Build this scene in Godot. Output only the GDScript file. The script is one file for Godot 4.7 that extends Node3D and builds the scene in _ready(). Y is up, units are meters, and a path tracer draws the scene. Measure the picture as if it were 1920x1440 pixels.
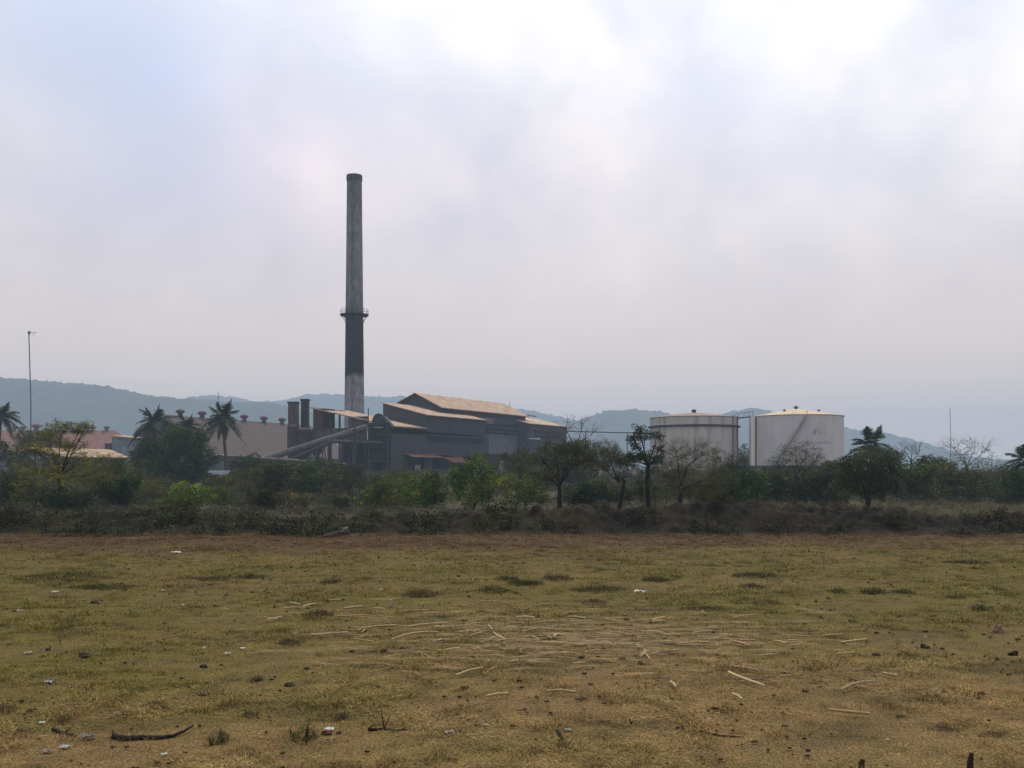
extends Node3D

# ------------------------------------------------------------------ helpers
const FOCAL := 1875.0
const EYE := 2.0
const HORIZON := 890.0
var rng := RandomNumberGenerator.new()
var n_soft := FastNoiseLite.new()
var n_fine := FastNoiseLite.new()
var n_warp := FastNoiseLite.new()
var M := {}
var used := {}
var clumps := []
var W := Color(1, 1, 1)

class Mb:
	var v := PackedVector3Array()
	var n := PackedVector3Array()
	var c := PackedColorArray()
	func tri(a: Vector3, b: Vector3, d: Vector3, k: Color) -> void:
		var m := (d - a).cross(b - a).normalized()
		v.append(a); v.append(b); v.append(d)
		n.append(m); n.append(m); n.append(m)
		c.append(k); c.append(k); c.append(k)
	func quad(a: Vector3, b: Vector3, d: Vector3, e: Vector3, k: Color) -> void:
		tri(a, b, d, k)
		tri(a, d, e, k)
	func smooth(a: Vector3, b: Vector3, d: Vector3, na: Vector3, nb: Vector3, nd: Vector3, ka: Color, kb: Color, kd: Color) -> void:
		if (d - a).cross(b - a).dot(na + nb + nd) < 0.0:
			v.append(a); v.append(d); v.append(b)
			n.append(na); n.append(nd); n.append(nb)
			c.append(ka); c.append(kd); c.append(kb)
			return
		v.append(a); v.append(b); v.append(d)
		n.append(na); n.append(nb); n.append(nd)
		c.append(ka); c.append(kb); c.append(kd)
	# a slab whose top face is the quad p (seen from above clockwise) and whose thickness goes along down
	func slab(p: Array, down: Vector3, k: Color) -> void:
		var m := []
		for q in p:
			m.append(q + down)
		quad(p[0], p[1], p[2], p[3], k)
		quad(m[3], m[2], m[1], m[0], k)
		for i in 4:
			var j := (i + 1) % 4
			quad(p[j], p[i], m[i], m[j], k)
	# a box spanned by three edges from a corner
	func block(o: Vector3, a: Vector3, b: Vector3, up: Vector3, k: Color) -> void:
		if a.cross(b).dot(up) > 0.0:
			var t := a
			a = b
			b = t
		slab([o + up, o + up + a, o + up + a + b, o + up + b], -up, k)
	func box(ctr: Vector3, size: Vector3, k: Color, yaw := 0.0) -> void:
		var r := Basis(Vector3.UP, yaw)
		var a: Vector3 = r * Vector3(size.x, 0, 0)
		var b: Vector3 = r * Vector3(0, 0, size.z)
		block(ctr - a * 0.5 - b * 0.5 - Vector3(0, size.y * 0.5, 0), a, b, Vector3(0, size.y, 0), k)
	func tube(p: Array, r: Array, sides: int, k: Color, capped := true) -> void:
		var rings := []
		var norms := []
		var side := Vector3.ZERO
		for i in p.size():
			var t: Vector3 = (p[mini(i + 1, p.size() - 1)] - p[maxi(i - 1, 0)]).normalized()
			if i == 0:
				side = t.cross(Vector3.UP if absf(t.y) < 0.9 else Vector3.RIGHT).normalized()
			else:
				side = (side - t * side.dot(t)).normalized()
			var up := t.cross(side)
			var ring := []
			var nn := []
			for s in sides:
				var a := TAU * s / sides
				var q := side * cos(a) + up * sin(a)
				nn.append(q)
				ring.append(p[i] + q * r[i])
			rings.append(ring)
			norms.append(nn)
		for i in p.size() - 1:
			for s in sides:
				var t2 := (s + 1) % sides
				smooth(rings[i][s], rings[i][t2], rings[i + 1][t2], norms[i][s], norms[i][t2], norms[i + 1][t2], k, k, k)
				smooth(rings[i][s], rings[i + 1][t2], rings[i + 1][s], norms[i][s], norms[i + 1][t2], norms[i + 1][s], k, k, k)
		if capped:
			var e := p.size() - 1
			for s in sides:
				var t3 := (s + 1) % sides
				tri(p[0], rings[0][t3], rings[0][s], k)
				tri(p[e], rings[e][s], rings[e][t3], k)
	# profile: Vector2(radius, height) from below upwards; shade(angle, height) gives the colour
	func lathe(at: Vector3, profile: Array, sides: int, shade: Callable) -> void:
		for i in profile.size() - 1:
			var p: Vector2 = profile[i]
			var q: Vector2 = profile[i + 1]
			var slope := Vector2(q.y - p.y, p.x - q.x).normalized()
			for s in sides:
				var a := TAU * s / sides
				var b := TAU * (s + 1) / sides
				var da := Vector3(cos(a), 0, sin(a))
				var db := Vector3(cos(b), 0, sin(b))
				var na := (da * slope.x + Vector3.UP * slope.y).normalized()
				var nb := (db * slope.x + Vector3.UP * slope.y).normalized()
				var p0 := at + da * p.x + Vector3.UP * p.y
				var p1 := at + db * p.x + Vector3.UP * p.y
				var q0 := at + da * q.x + Vector3.UP * q.y
				var q1 := at + db * q.x + Vector3.UP * q.y
				var ka: Color = shade.call(a, p.y)
				var kb: Color = shade.call(b, p.y)
				var kc: Color = shade.call(b, q.y)
				var kd: Color = shade.call(a, q.y)
				if p.x > 0.0001:
					smooth(p0, q1, p1, na, nb, nb, ka, kc, kb)
				if q.x > 0.0001:
					smooth(p0, q0, q1, na, na, nb, ka, kd, kc)
	func mesh() -> ArrayMesh:
		var a := []
		a.resize(Mesh.ARRAY_MAX)
		a[Mesh.ARRAY_VERTEX] = v
		a[Mesh.ARRAY_NORMAL] = n
		a[Mesh.ARRAY_COLOR] = c
		var m := ArrayMesh.new()
		m.add_surface_from_arrays(Mesh.PRIMITIVE_TRIANGLES, a)
		return m

func rnd(a: float, b: float) -> float:
	return rng.randf_range(a, b)

func rdir() -> Vector3:
	var y := rnd(-1, 1)
	var a := rnd(0, TAU)
	var r := sqrt(1.0 - y * y)
	return Vector3(cos(a) * r, y, sin(a) * r)

# a point at a distance in front of the camera's place, from the bearing and height measured on the photograph
func at(px: float, py: float, d: float) -> Vector3:
	return Vector3((px - 960.0) / FOCAL * d, EYE + (HORIZON - py) / FOCAL * d, -d)

func ground_dist(py: float) -> float:
	return EYE * FOCAL / (py - HORIZON)

# where that line of sight meets the field
func on_field(px: float, py: float) -> Vector3:
	var d := ground_dist(py)
	var x := (px - 960.0) / FOCAL * d
	return Vector3(x, height(x, -d), -d)

# how far along dir from o one has to go to be seen at bearing px
func reach(px: float, o: Vector3, dir: Vector3) -> float:
	var k := (px - 960.0) / FOCAL
	return (-k * o.z - o.x) / (dir.x + k * dir.z)

func height(x: float, z: float) -> float:
	var d := -z
	var h := 2.2 * smoothstep(60.0, 190.0, d)
	if d < 60.0:
		h += (n_soft.get_noise_2d(x * 9.0, z * 9.0) * 0.05 + n_soft.get_noise_2d(x * 40.0, z * 40.0) * 0.022) * (1.0 - smoothstep(30.0, 60.0, d))
	return h

func fresh(called: String) -> String:
	if not used.has(called):
		used[called] = 0
		return called
	used[called] += 1
	return "%s_%03d" % [called, used[called]]

func thing(called: String, label: String, category: String, where := Vector3.ZERO, group := "") -> Node3D:
	var o := Node3D.new()
	o.name = fresh(called)
	o.position = where
	add_child(o, true)
	return tag(o, label, category, group)

func tag(o: Node3D, label: String, category: String, group := "") -> Node3D:
	o.set_meta("label", label)
	o.set_meta("category", category)
	if group:
		o.set_meta("group", group)
	return o

func put(mesh: Mesh, called: String, m: Material, parent: Node3D = null) -> MeshInstance3D:
	var o := MeshInstance3D.new()
	o.mesh = mesh
	o.material_override = m
	o.name = called if parent else fresh(called)
	(parent if parent else self).add_child(o, true)
	return o

# a mesh made in world coordinates, put under a thing that stands somewhere
func part(b: Mb, called: String, m: Material, parent: Node3D) -> MeshInstance3D:
	var o := put(b.mesh(), called, m, parent)
	var p: Node3D = parent
	var off := Vector3.ZERO
	while p != self:
		off += p.position
		p = p.get_parent()
	o.position = -off
	return o

func structure(b: Mb, called: String, m: Material) -> MeshInstance3D:
	var o := put(b.mesh(), called, m)
	o.set_meta("kind", "structure")
	return o

func many(mesh: Mesh, list: Array, tints: PackedColorArray, called: String, m: Material, parent: Node3D = null) -> MultiMeshInstance3D:
	var mm := MultiMesh.new()
	mm.transform_format = MultiMesh.TRANSFORM_3D
	mm.use_colors = true
	mm.mesh = mesh
	mm.instance_count = list.size()
	for i in list.size():
		mm.set_instance_transform(i, list[i])
		mm.set_instance_color(i, tints[i])
	var o := MultiMeshInstance3D.new()
	o.multimesh = mm
	o.material_override = m
	o.name = called if parent else fresh(called)
	(parent if parent else self).add_child(o, true)
	if not parent:
		o.set_meta("kind", "stuff")
	return o

func noise_texture(seed_: int, freq: float, low: Color, high: Color, size := 512, octaves := 4) -> NoiseTexture2D:
	var f := FastNoiseLite.new()
	f.seed = seed_
	f.noise_type = FastNoiseLite.TYPE_SIMPLEX_SMOOTH
	f.frequency = freq
	f.fractal_octaves = octaves
	var g := Gradient.new()
	g.set_color(0, low)
	g.set_color(1, high)
	g.set_offset(0, 0.18)
	g.set_offset(1, 0.82)
	var t := NoiseTexture2D.new()
	t.width = size
	t.height = size
	t.seamless = true
	t.noise = f
	t.color_ramp = g
	return t

func matte(called: String, tex: Texture2D = null, scale := Vector3.ONE, rough := 0.92, bump: Texture2D = null, bump_cm := 0.0) -> StandardMaterial3D:
	var m := StandardMaterial3D.new()
	m.resource_name = called
	m.vertex_color_use_as_albedo = true
	m.roughness = rough
	m.metallic_specular = 0.25
	m.cull_mode = BaseMaterial3D.CULL_DISABLED
	if tex:
		m.albedo_texture = tex
		m.uv1_triplanar = true
		m.uv1_world_triplanar = true
		m.uv1_scale = scale
	if bump:
		m.heightmap_enabled = true
		m.heightmap_texture = bump
		m.heightmap_scale = bump_cm
	M[called] = m
	return m

# ------------------------------------------------------------------ sky
func sky_light(dir: Vector3, sun: Vector3) -> Color:
	var el := rad_to_deg(asin(clampf(dir.y, -1, 1)))
	var az := rad_to_deg(atan2(dir.x, -dir.z))
	var stops := [[0.0, 0.98, 0.75, 0.58], [4.0, 0.93, 0.735, 0.605], [9.0, 0.82, 0.71, 0.68], [14.0, 0.745, 0.70, 0.755], [24.0, 0.715, 0.735, 0.86], [50.0, 0.66, 0.72, 0.88], [90.0, 0.62, 0.69, 0.86]]
	var c := Vector3(0.70, 0.60, 0.52)
	for i in stops.size() - 1:
		var a: Array = stops[i]
		var b: Array = stops[i + 1]
		if el >= a[0] and el <= b[0]:
			c = Vector3(a[1], a[2], a[3]).lerp(Vector3(b[1], b[2], b[3]), (el - a[0]) / (b[0] - a[0]))
	var away := rad_to_deg(dir.angle_to(sun))
	c += Vector3(0.50, 0.47, 0.40) * exp(-pow(away / 33.0, 2.0))
	# thin mottled cloud
	var p := dir * 100.0
	var wx := n_warp.get_noise_3d(p.x * 3.0, p.y * 3.0, p.z * 3.0) * 14.0
	var k := n_soft.get_noise_3d(p.x * 4.2 + wx, p.y * 5.0 + wx, p.z * 4.2)
	var wisp := n_soft.get_noise_3d(p.x * 11.0 + wx * 2.0, p.y * 12.0, p.z * 11.0 - wx)
	var fade := smoothstep(2.0, 15.0, el)
	c += Vector3(0.115, 0.095, 0.06) * k * fade
	c += Vector3(0.07, 0.058, 0.036) * wisp * fade
	for q in CLOUDS:
		var u: float = (az - q[0]) / q[2]
		var w: float = (el - q[1]) / q[3]
		var r := u * u + w * w
		if r < 6.0:
			c += Vector3(q[4], q[5], q[6]) * exp(-r) * (1.0 + 0.9 * k + 0.5 * wisp)
	c *= 1.085
	return Color(maxf(c.x, 0.02), maxf(c.y, 0.02), maxf(c.z, 0.02))

# cloud banks: bearing, height and half sizes in degrees, then how much brighter or darker
const CLOUDS := [
	[-22.0, 21.6, 8.0, 4.5, -0.15, -0.09, 0.0], [-18.6, 15.8, 6.5, 4.5, -0.11, -0.08, -0.01], [-27.0, 17.2, 5.0, 2.4, 0.08, 0.05, 0.01],
	[-13.0, 17.6, 4.5, 5.5, 0.09, 0.04, 0.02], [0.0, 16.0, 10.0, 4.0, 0.07, 0.035, 0.02], [-4.0, 26.0, 8.0, 4.0, 0.20, 0.17, 0.09], [3.4, 21.6, 5.0, 4.5, 0.11, 0.09, 0.05],
	[11.0, 20.0, 4.5, 2.2, -0.07, -0.05, 0.0], [18.5, 16.4, 5.5, 2.0, -0.06, -0.045, 0.0], [27.0, 22.0, 13.0, 8.0, 0.17, 0.16, 0.11],
	[14.0, 26.0, 9.0, 3.5, 0.12, 0.10, 0.05], [-9.0, 21.0, 3.0, 2.6, -0.05, -0.03, 0.0]]

func sky_picture(sun: Vector3) -> Image:
	var w := 2048
	var h := 1024
	var im := Image.create(w, h, false, Image.FORMAT_RGBF)
	im.fill(Color(0.20, 0.17, 0.13))
	for y in h / 2 + 2:
		var el := PI * 0.5 - (y + 0.5) / h * PI
		for x in w:
			var az := (x + 0.5) / w * TAU
			im.set_pixel(x, y, sky_light(Vector3(sin(az) * cos(el), sin(el), -cos(az) * cos(el)), sun))
	return im

# ------------------------------------------------------------------ foliage pieces
# the leaves of a clump in three tones, for building whole crowns
var leaf_sets := []
var total_leaves := 0

func leaf_set(m: ArrayMesh) -> Array:
	var s := m.surface_get_arrays(0)
	var v: PackedVector3Array = s[Mesh.ARRAY_VERTEX]
	var n: PackedVector3Array = s[Mesh.ARRAY_NORMAL]
	var out := []
	var third := int(v.size() / 18.0) * 6
	for i in 3:
		var e := v.size() if i == 2 else (i + 1) * third
		out.append([v.slice(i * third, e), n.slice(i * third, e)])
	return out

func crown_mesh(kind: int, list: Array, tints: PackedColorArray) -> ArrayMesh:
	var v := PackedVector3Array()
	var n := PackedVector3Array()
	var c := PackedColorArray()
	for i in list.size():
		var t: Transform3D = list[i]
		var r := Transform3D(t.basis.orthonormalized(), Vector3.ZERO)
		for s in 3:
			var k: float = [0.74, 1.0, 1.3][s]
			var q: Array = leaf_sets[kind][(s + i) % 3]
			v.append_array(t * q[0])
			n.append_array(r * q[1])
			var fill := PackedColorArray()
			fill.resize(q[0].size())
			fill.fill(Color(tints[i].r * k, tints[i].g * k, tints[i].b * k))
			c.append_array(fill)
	var a := []
	a.resize(Mesh.ARRAY_MAX)
	a[Mesh.ARRAY_VERTEX] = v
	a[Mesh.ARRAY_NORMAL] = n
	a[Mesh.ARRAY_COLOR] = c
	var m := ArrayMesh.new()
	m.add_surface_from_arrays(Mesh.PRIMITIVE_TRIANGLES, a)
	return m

# a ball of loose leaves about one unit across
func clump_mesh(leaves: int, long: float, wide: float, fill: float, seed_: int, droop := 0.0) -> ArrayMesh:
	rng.seed = seed_
	var b := Mb.new()
	for i in leaves:
		var p := rdir() * 0.5 * pow(rnd(0.05, 1.0), fill)
		var l := rnd(0.6, 1.25) * long
		var dir := (rdir() + p * 1.6 + Vector3(0, -droop, 0)).normalized()
		var side := dir.cross(rdir()).normalized() * l * wide * 0.5
		var lift := side.cross(dir).normalized() * l * 0.08
		var k := rnd(0.72, 1.25)
		var col := Color(k, k, k * rnd(0.8, 1.1))
		b.tri(p, p + dir * l * 0.5 + side + lift, p + dir * l, col)
		b.tri(p, p + dir * l, p + dir * l * 0.5 - side + lift, col)
	return b.mesh()

# a tuft of blades that rises from the origin
func tuft_mesh(blades: int, tall: float, spread: float, lean: float, thick: float, seed_: int) -> ArrayMesh:
	rng.seed = seed_
	var b := Mb.new()
	for i in blades:
		var a := rnd(0, TAU)
		var o := Vector3(cos(a), 0, sin(a)) * spread * sqrt(rng.randf())
		var t := rnd(0, TAU)
		var dir := Vector3(cos(t) * lean * rnd(0.2, 1.5), 1.0, sin(t) * lean * rnd(0.2, 1.5)).normalized()
		var h := tall * rnd(0.5, 1.25)
		var side := Vector3(cos(t + 1.57), 0, sin(t + 1.57)) * thick * rnd(0.7, 1.3)
		var k := rnd(0.62, 1.3)
		var col := Color(k, k * rnd(0.94, 1.04), k * rnd(0.85, 1.1))
		var mid := o + dir * h * 0.55
		var tip := o + dir * h + Vector3(cos(t), -0.35, sin(t)) * h * lean * 0.35
		b.tri(o - side, mid, o + side, col)
		b.tri(mid - side * 0.6, tip, mid + side * 0.6, col)
	return b.mesh()

func jitter(c: Color, amount: float, warm := 0.0) -> Color:
	var k := rnd(1.0 - amount, 1.0 + amount)
	var w := rnd(-warm, warm)
	return Color(c.r * k * (1.0 + w), c.g * k, c.b * k * (1.0 - w))

func twigs(b: Mb, p: Vector3, dir: Vector3, length: float, radius: float, level: int, k: Color, spread := 0.6) -> void:
	var mid := p + dir * length * 0.5 + rdir() * length * 0.07
	var end := p + dir * length + rdir() * length * 0.09
	b.tube([p, mid, end], [radius, radius * 0.8, radius * 0.6], 4 if level > 1 else 3, k, false)
	if level <= 0:
		return
	for i in rng.randi_range(2, 3):
		var nd := (dir + rdir() * spread + Vector3(0, 0.12, 0)).normalized()
		twigs(b, end if i == 0 else mid.lerp(end, rnd(0.2, 1.0)), nd, length * rnd(0.55, 0.85), radius * 0.6, level - 1, k, spread)

# a tree or bush. blobs: [px, py, rx, ry] as measured on the photograph at the plant's own distance, [4] fill (optional)
func plant(called: String, label: String, category: String, d: float, foot: float, blobs: Array, leaf: Color, opt := {}) -> Node3D:
	rng.seed = hash(label)
	var x := (foot - 960.0) / FOCAL * d
	var base := Vector3(x, height(x, -d) - 0.05, -d)
	var o := thing(called, label, category, base, opt.get("group", ""))
	var bark: Color = opt.get("bark", Color(0.034, 0.028, 0.025))
	var thick: float = opt.get("trunk", 4.0) * d / FOCAL
	var dens: float = opt.get("dens", 1.0)
	var size: float = opt.get("size", 21.0) * d / FOCAL
	var kind: int = opt.get("clump", 0)
	var amount: float = opt.get("vary", 0.5)
	var list := []
	var tints := PackedColorArray()
	var wood := Mb.new()
	var low := 1e9
	var centres := []
	for q in blobs:
		var deep: float = rnd(-0.5, 0.5) * q[2] * d / FOCAL
		var c := at(q[0], q[1], d + deep)
		centres.append(c)
		low = minf(low, c.y - q[3] * d / FOCAL)
	var fork_y := clampf(low, base.y + 0.15, base.y + 30.0)
	var mean := Vector3.ZERO
	for c in centres:
		mean += c / centres.size()
	if opt.has("fork"):
		fork_y = at(foot, opt.fork, d).y
	var fork := Vector3(lerpf(base.x, mean.x, 0.25), fork_y, base.z)
	if opt.get("stems", 1) == 1:
		var bend := base.lerp(fork, 0.5) + Vector3(rnd(-1, 1), 0, rnd(-1, 1)) * thick * 0.8
		wood.tube([base - Vector3(0, 0.2, 0), base + Vector3(0, 0.1, 0), bend, fork], [thick * 1.25, thick, thick * 0.85, thick * 0.72], 7, bark)
	else:
		for s in int(opt.stems):
			var e := fork + Vector3(rnd(-1, 1), rnd(-0.2, 0.3), rnd(-1, 1)) * thick * 5.0
			var e0 := base + Vector3(rnd(-1, 1), 0, rnd(-1, 1)) * thick * 1.5
			wood.tube([e0 - Vector3(0, 0.2, 0), e0.lerp(e, 0.5) + rdir() * thick, e], [thick * 0.7, thick * 0.55, thick * 0.4], 6, bark)
	for i in blobs.size():
		var q: Array = blobs[i]
		var c: Vector3 = centres[i]
		var rx: float = q[2] * d / FOCAL
		var ry: float = q[3] * d / FOCAL
		var start := fork.lerp(base, rnd(0.0, 0.12))
		var mid := start.lerp(c, 0.5) + Vector3(rnd(-0.2, 0.2), rnd(-0.05, 0.2), rnd(-0.2, 0.2)) * rx
		wood.tube([start, mid, c], [thick * 0.42, thick * 0.22, thick * 0.07], 5, bark, false)
		for t in int(opt.get("twigs", 3)):
			var e := c + Vector3(rnd(-1, 1) * rx, rnd(-0.3, 1.0) * ry, rnd(-1, 1) * rx)
			var s := mid.lerp(c, rnd(0.1, 1.0))
			if opt.has("bare"):
				twigs(wood, s, (e - s).normalized(), (e - s).length() * 0.55, thick * 0.13, int(opt.bare), bark)
			else:
				wood.tube([s, s.lerp(e, 0.5) + rdir() * rx * 0.08, e], [thick * 0.12, thick * 0.08, thick * 0.03], 4, bark, false)
		var share: float = q[4] if q.size() > 4 else 1.0
		var count := int(dens * share * 7.0 * (rx * ry + rx * rx * 0.35) / (size * size)) + 2
		for j in count:
			var u := rdir() * pow(rng.randf(), 0.42)
			# let the outline be uneven: push lumps in and out
			var lump := 1.0 + 0.35 * n_fine.get_noise_3d(c.x + u.x * 60.0, c.y + u.y * 60.0, c.z + u.z * 60.0)
			var p := c + Vector3(u.x * rx, u.y * ry, u.z * rx * 0.9) * lump
			if p.y < base.y + size * 0.15:
				p.y = base.y + size * rnd(0.15, 0.5)
			var s2 := size * rnd(0.6, 1.35)
			list.append(Transform3D(Basis.from_euler(Vector3(rnd(-0.6, 0.6), rnd(0, TAU), rnd(-0.6, 0.6))).scaled(Vector3(s2, s2 * rnd(0.7, 1.0), s2)), p - base))
			var patch := 1.0 + 0.95 * n_fine.get_noise_3d(p.x * 14.0, p.y * 14.0, p.z * 14.0)
			var k := jitter(Color(leaf.r * 1.18, leaf.g * 1.34, leaf.b * 0.8), amount, 0.16)
			if rng.randf() < opt.get("yellow", 0.06):
				k = Color(k.r * 2.1, k.g * 1.6, k.b * 0.7)
			elif rng.randf() < opt.get("brown", 0.10):
				k = Color(k.r * 1.3, k.g * 0.82, k.b * 0.9)
			tints.append(Color(k.r * patch, k.g * patch, k.b * patch))
	part(wood, "trunk", M.bark, o)
	if dens > 0.0:
		total_leaves += list.size()
		put(crown_mesh(kind, list, tints), "crown", M.leaf, o)
	return o

# a palm: trunk, and every frond a mesh of its own
func palm(label: String, d: float, foot: float, top: Array, frond_px: float, count: int, trunk_px := 2.2) -> Node3D:
	rng.seed = hash(label)
	var x := (foot - 960.0) / FOCAL * d
	var base := Vector3(x, height(x, -d), -d)
	var o := thing("palm_tree", label, "palm tree", base)
	var head := at(top[0], top[1], d)
	var r := trunk_px * d / FOCAL
	var t := Mb.new()
	t.tube([base - Vector3(0, 0.2, 0), base.lerp(head, 0.3) + Vector3(r * 0.5, 0, 0), base.lerp(head, 0.7), head], [r * 1.4, r * 1.1, r, r * 0.85], 9, Color(0.12, 0.105, 0.09))
	part(t, "trunk", M.bark, o)
	var length := frond_px * d / FOCAL
	for i in count:
		var a := TAU * i * 0.382 + rnd(-0.25, 0.25)
		var rise := lerpf(1.25, -0.5, float(i) / count) + rnd(-0.12, 0.12)
		var dir := Vector3(cos(a) * cos(rise), sin(rise), sin(a) * cos(rise))
		var b := Mb.new()
		var pts := []
		var radii := []
		var l := length * rnd(0.8, 1.1)
		for s in 9:
			var f := s / 8.0
			pts.append(head + dir * l * f + Vector3(0, -1, 0) * l * 0.72 * f * f * clampf(cos(rise), 0.15, 1.0))
			radii.append(r * 0.22 * (1.0 - f * 0.85))
		b.tube(pts, radii, 4, Color(0.07, 0.075, 0.035), false)
		var side := dir.cross(Vector3.UP).normalized()
		for s in 44:
			var f := 0.12 + 0.88 * s / 44.0
			var i0 := mini(int(f * 8.0), 7)
			var p: Vector3 = pts[i0].lerp(pts[i0 + 1], f * 8.0 - i0)
			var fwd: Vector3 = (pts[i0 + 1] - pts[i0]).normalized()
			var ll := l * 0.30 * sin(PI * clampf(f * 0.85 + 0.12, 0.0, 1.0)) * rnd(0.8, 1.15)
			var kk := rnd(0.7, 1.3)
			var k := Color(0.034 * kk, 0.05 * kk, 0.026 * kk) if i < count - 3 else Color(0.085 * kk, 0.062 * kk, 0.036 * kk)
			for q in [-1.0, 1.0]:
				var e: Vector3 = p + (side * q * 0.8 + fwd * 0.55 + Vector3(0, rnd(-0.65, 0.05), 0)).normalized() * ll
				var w: Vector3 = fwd * l * 0.015
				b.tri(p - w, e, p + w * 2.2, k)
				b.tri(p - w * 0.2, e.lerp(p, 0.35) + w * 1.2, p + w * 2.0, k)
		part(b, "frond", M.leaf, o)
	return o

# ------------------------------------------------------------------ land
func field_color(x: float, z: float) -> Color:
	var d := -z
	var big := n_soft.get_noise_2d(x * 14.0 + 300.0, z * 22.0)
	var mid := n_soft.get_noise_2d(x * 45.0 - 90.0, z * 70.0)
	var small := n_fine.get_noise_2d(x * 120.0, z * 160.0)
	var near := Color(0.222, 0.152, 0.053)
	var olive := Color(0.136, 0.113, 0.019)
	var straw := Color(0.235, 0.160, 0.062)
	var rust := Color(0.100, 0.054, 0.017)
	var g := clampf(smoothstep(7.0, 12.0, d + mid * 3.0 - x * 0.24) + big * 0.5, 0.0, 1.0)
	var c := near.lerp(olive, g)
	var e := Vector2((x - 0.9) / 4.6, (d - 11.8 - x * -0.12) / 3.4).length()
	c = c.lerp(straw, clampf(1.05 - e + big * 0.5 + mid * 0.4, 0.0, 0.34))
	c = c.lerp(rust, clampf(smoothstep(22.5, 29.0, d + big * 5.0 + mid * 2.0 - maxf(x, 0.0) * 0.22), 0.0, 1.0) * 0.9)
	c = c.lerp(Color(0.062, 0.048, 0.013), clampf(mid * 1.7 - 0.22, 0.0, 0.75))
	var k := 1.0 + 0.42 * small + 0.30 * mid
	k *= 1.07
	return Color(c.r * k, c.g * k * (1.0 + 0.05 * big), c.b * k)

func axis_steps(fine_from: float, fine_to: float, step: float, low: float, high: float) -> Array:
	var a := []
	var p := fine_from
	var s := step
	while p > low:
		s *= 1.22
		p -= s
		a.push_front(maxf(p, low))
	var t := fine_from
	while t < fine_to:
		a.append(t)
		t += step
	s = step
	while t < high:
		a.append(t)
		s *= 1.22
		t += s
	a.append(high)
	return a

func sheet(xs: Array, zs: Array, h: Callable, col: Callable) -> ArrayMesh:
	var v := PackedVector3Array()
	var n := PackedVector3Array()
	var c := PackedColorArray()
	var ix := PackedInt32Array()
	for z in zs:
		for x in xs:
			v.append(Vector3(x, h.call(x, z), z))
			c.append(col.call(x, z))
	var w := xs.size()
	n.resize(v.size())
	for j in zs.size():
		for i in w:
			var l := v[j * w + maxi(i - 1, 0)]
			var r := v[j * w + mini(i + 1, w - 1)]
			var u := v[maxi(j - 1, 0) * w + i]
			var e := v[mini(j + 1, zs.size() - 1) * w + i]
			n[j * w + i] = (e - u).cross(r - l).normalized()
	for j in zs.size() - 1:
		for i in w - 1:
			var p := j * w + i
			ix.append(p); ix.append(p + 1); ix.append(p + w)
			ix.append(p + 1); ix.append(p + w + 1); ix.append(p + w)
	var a := []
	a.resize(Mesh.ARRAY_MAX)
	a[Mesh.ARRAY_VERTEX] = v
	a[Mesh.ARRAY_NORMAL] = n
	a[Mesh.ARRAY_COLOR] = c
	a[Mesh.ARRAY_INDEX] = ix
	var m := ArrayMesh.new()
	m.add_surface_from_arrays(Mesh.PRIMITIVE_TRIANGLES, a)
	return m

func bank_height(x: float, z: float) -> float:
	var d := -z
	var mid := 36.2 + n_soft.get_noise_2d(x * 7.0, 10.0) * 1.3 + n_fine.get_noise_2d(x * 16.0, 44.0) * 0.6
	var tall := (0.60 + 0.14 * smoothstep(-4.0, 6.0, x)) + n_soft.get_noise_2d(x * 13.0, 70.0) * 0.55 + n_fine.get_noise_2d(x * 30.0, 5.0) * 0.2
	var u := (d - mid) / (1.75 if d < mid else 2.6)
	var lumps := n_fine.get_noise_2d(x * 55.0, z * 55.0) * 0.30 + n_fine.get_noise_2d(x * 160.0, z * 160.0) * 0.10
	var on := exp(-u * u * 1.4)
	return height(x, z) + on * (tall + lumps) - 0.05

# a chain of hills: its skyline as measured on the photograph, at one distance
func hills(called: String, skyline: Array, d: float, deep: float, col: Color, seed_: int) -> void:
	n_warp.seed = seed_
	var x0: float = (skyline[0][0] - 960.0) / FOCAL * d
	var x1: float = (skyline[-1][0] - 960.0) / FOCAL * d
	var xs := []
	var zs := []
	var cols := int((x1 - x0) / (d * 0.0022))
	for i in cols + 1:
		xs.append(lerpf(x0, x1, float(i) / cols))
	for j in 47:
		zs.append(-d - deep + 2.0 * deep * j / 46.0)
	var top := func(x: float) -> float:
		var px := 960.0 + x * FOCAL / d
		for i in skyline.size() - 1:
			if px <= skyline[i + 1][0]:
				var f: float = (px - skyline[i][0]) / (skyline[i + 1][0] - skyline[i][0])
				f = clampf(f, 0.0, 1.0)
				return EYE + (HORIZON - lerpf(skyline[i][1], skyline[i + 1][1], f)) / FOCAL * d
		return EYE
	var h := func(x: float, z: float) -> float:
		var u: float = (z + d) / deep
		var prof := pow(maxf(1.0 - absf(u), 0.0), 0.85)
		var gully := 1.0 - 0.22 * absf(u) * (1.0 + n_warp.get_noise_2d(x * 0.30, z * 0.30))
		var trees := (n_warp.get_noise_2d(x * 2.2, z * 2.2) * 4.5 + n_warp.get_noise_2d(x * 11.0, z * 11.0) * 5.0) * d / 2600.0 * minf(prof * 3.0, 1.0)
		return 1.0 + (top.call(x) - 1.0) * prof * gully + trees
	var shade := func(x: float, z: float) -> Color:
		var k := 1.0 + 0.5 * n_warp.get_noise_2d(x * 0.9 + 50.0, z * 0.9) + 0.4 * n_warp.get_noise_2d(x * 5.0, z * 5.0)
		return Color(col.r * k, col.g * k, col.b * k)
	var o := put(sheet(xs, zs, h, shade), called, M.plain)
	o.set_meta("kind", "structure")

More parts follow.
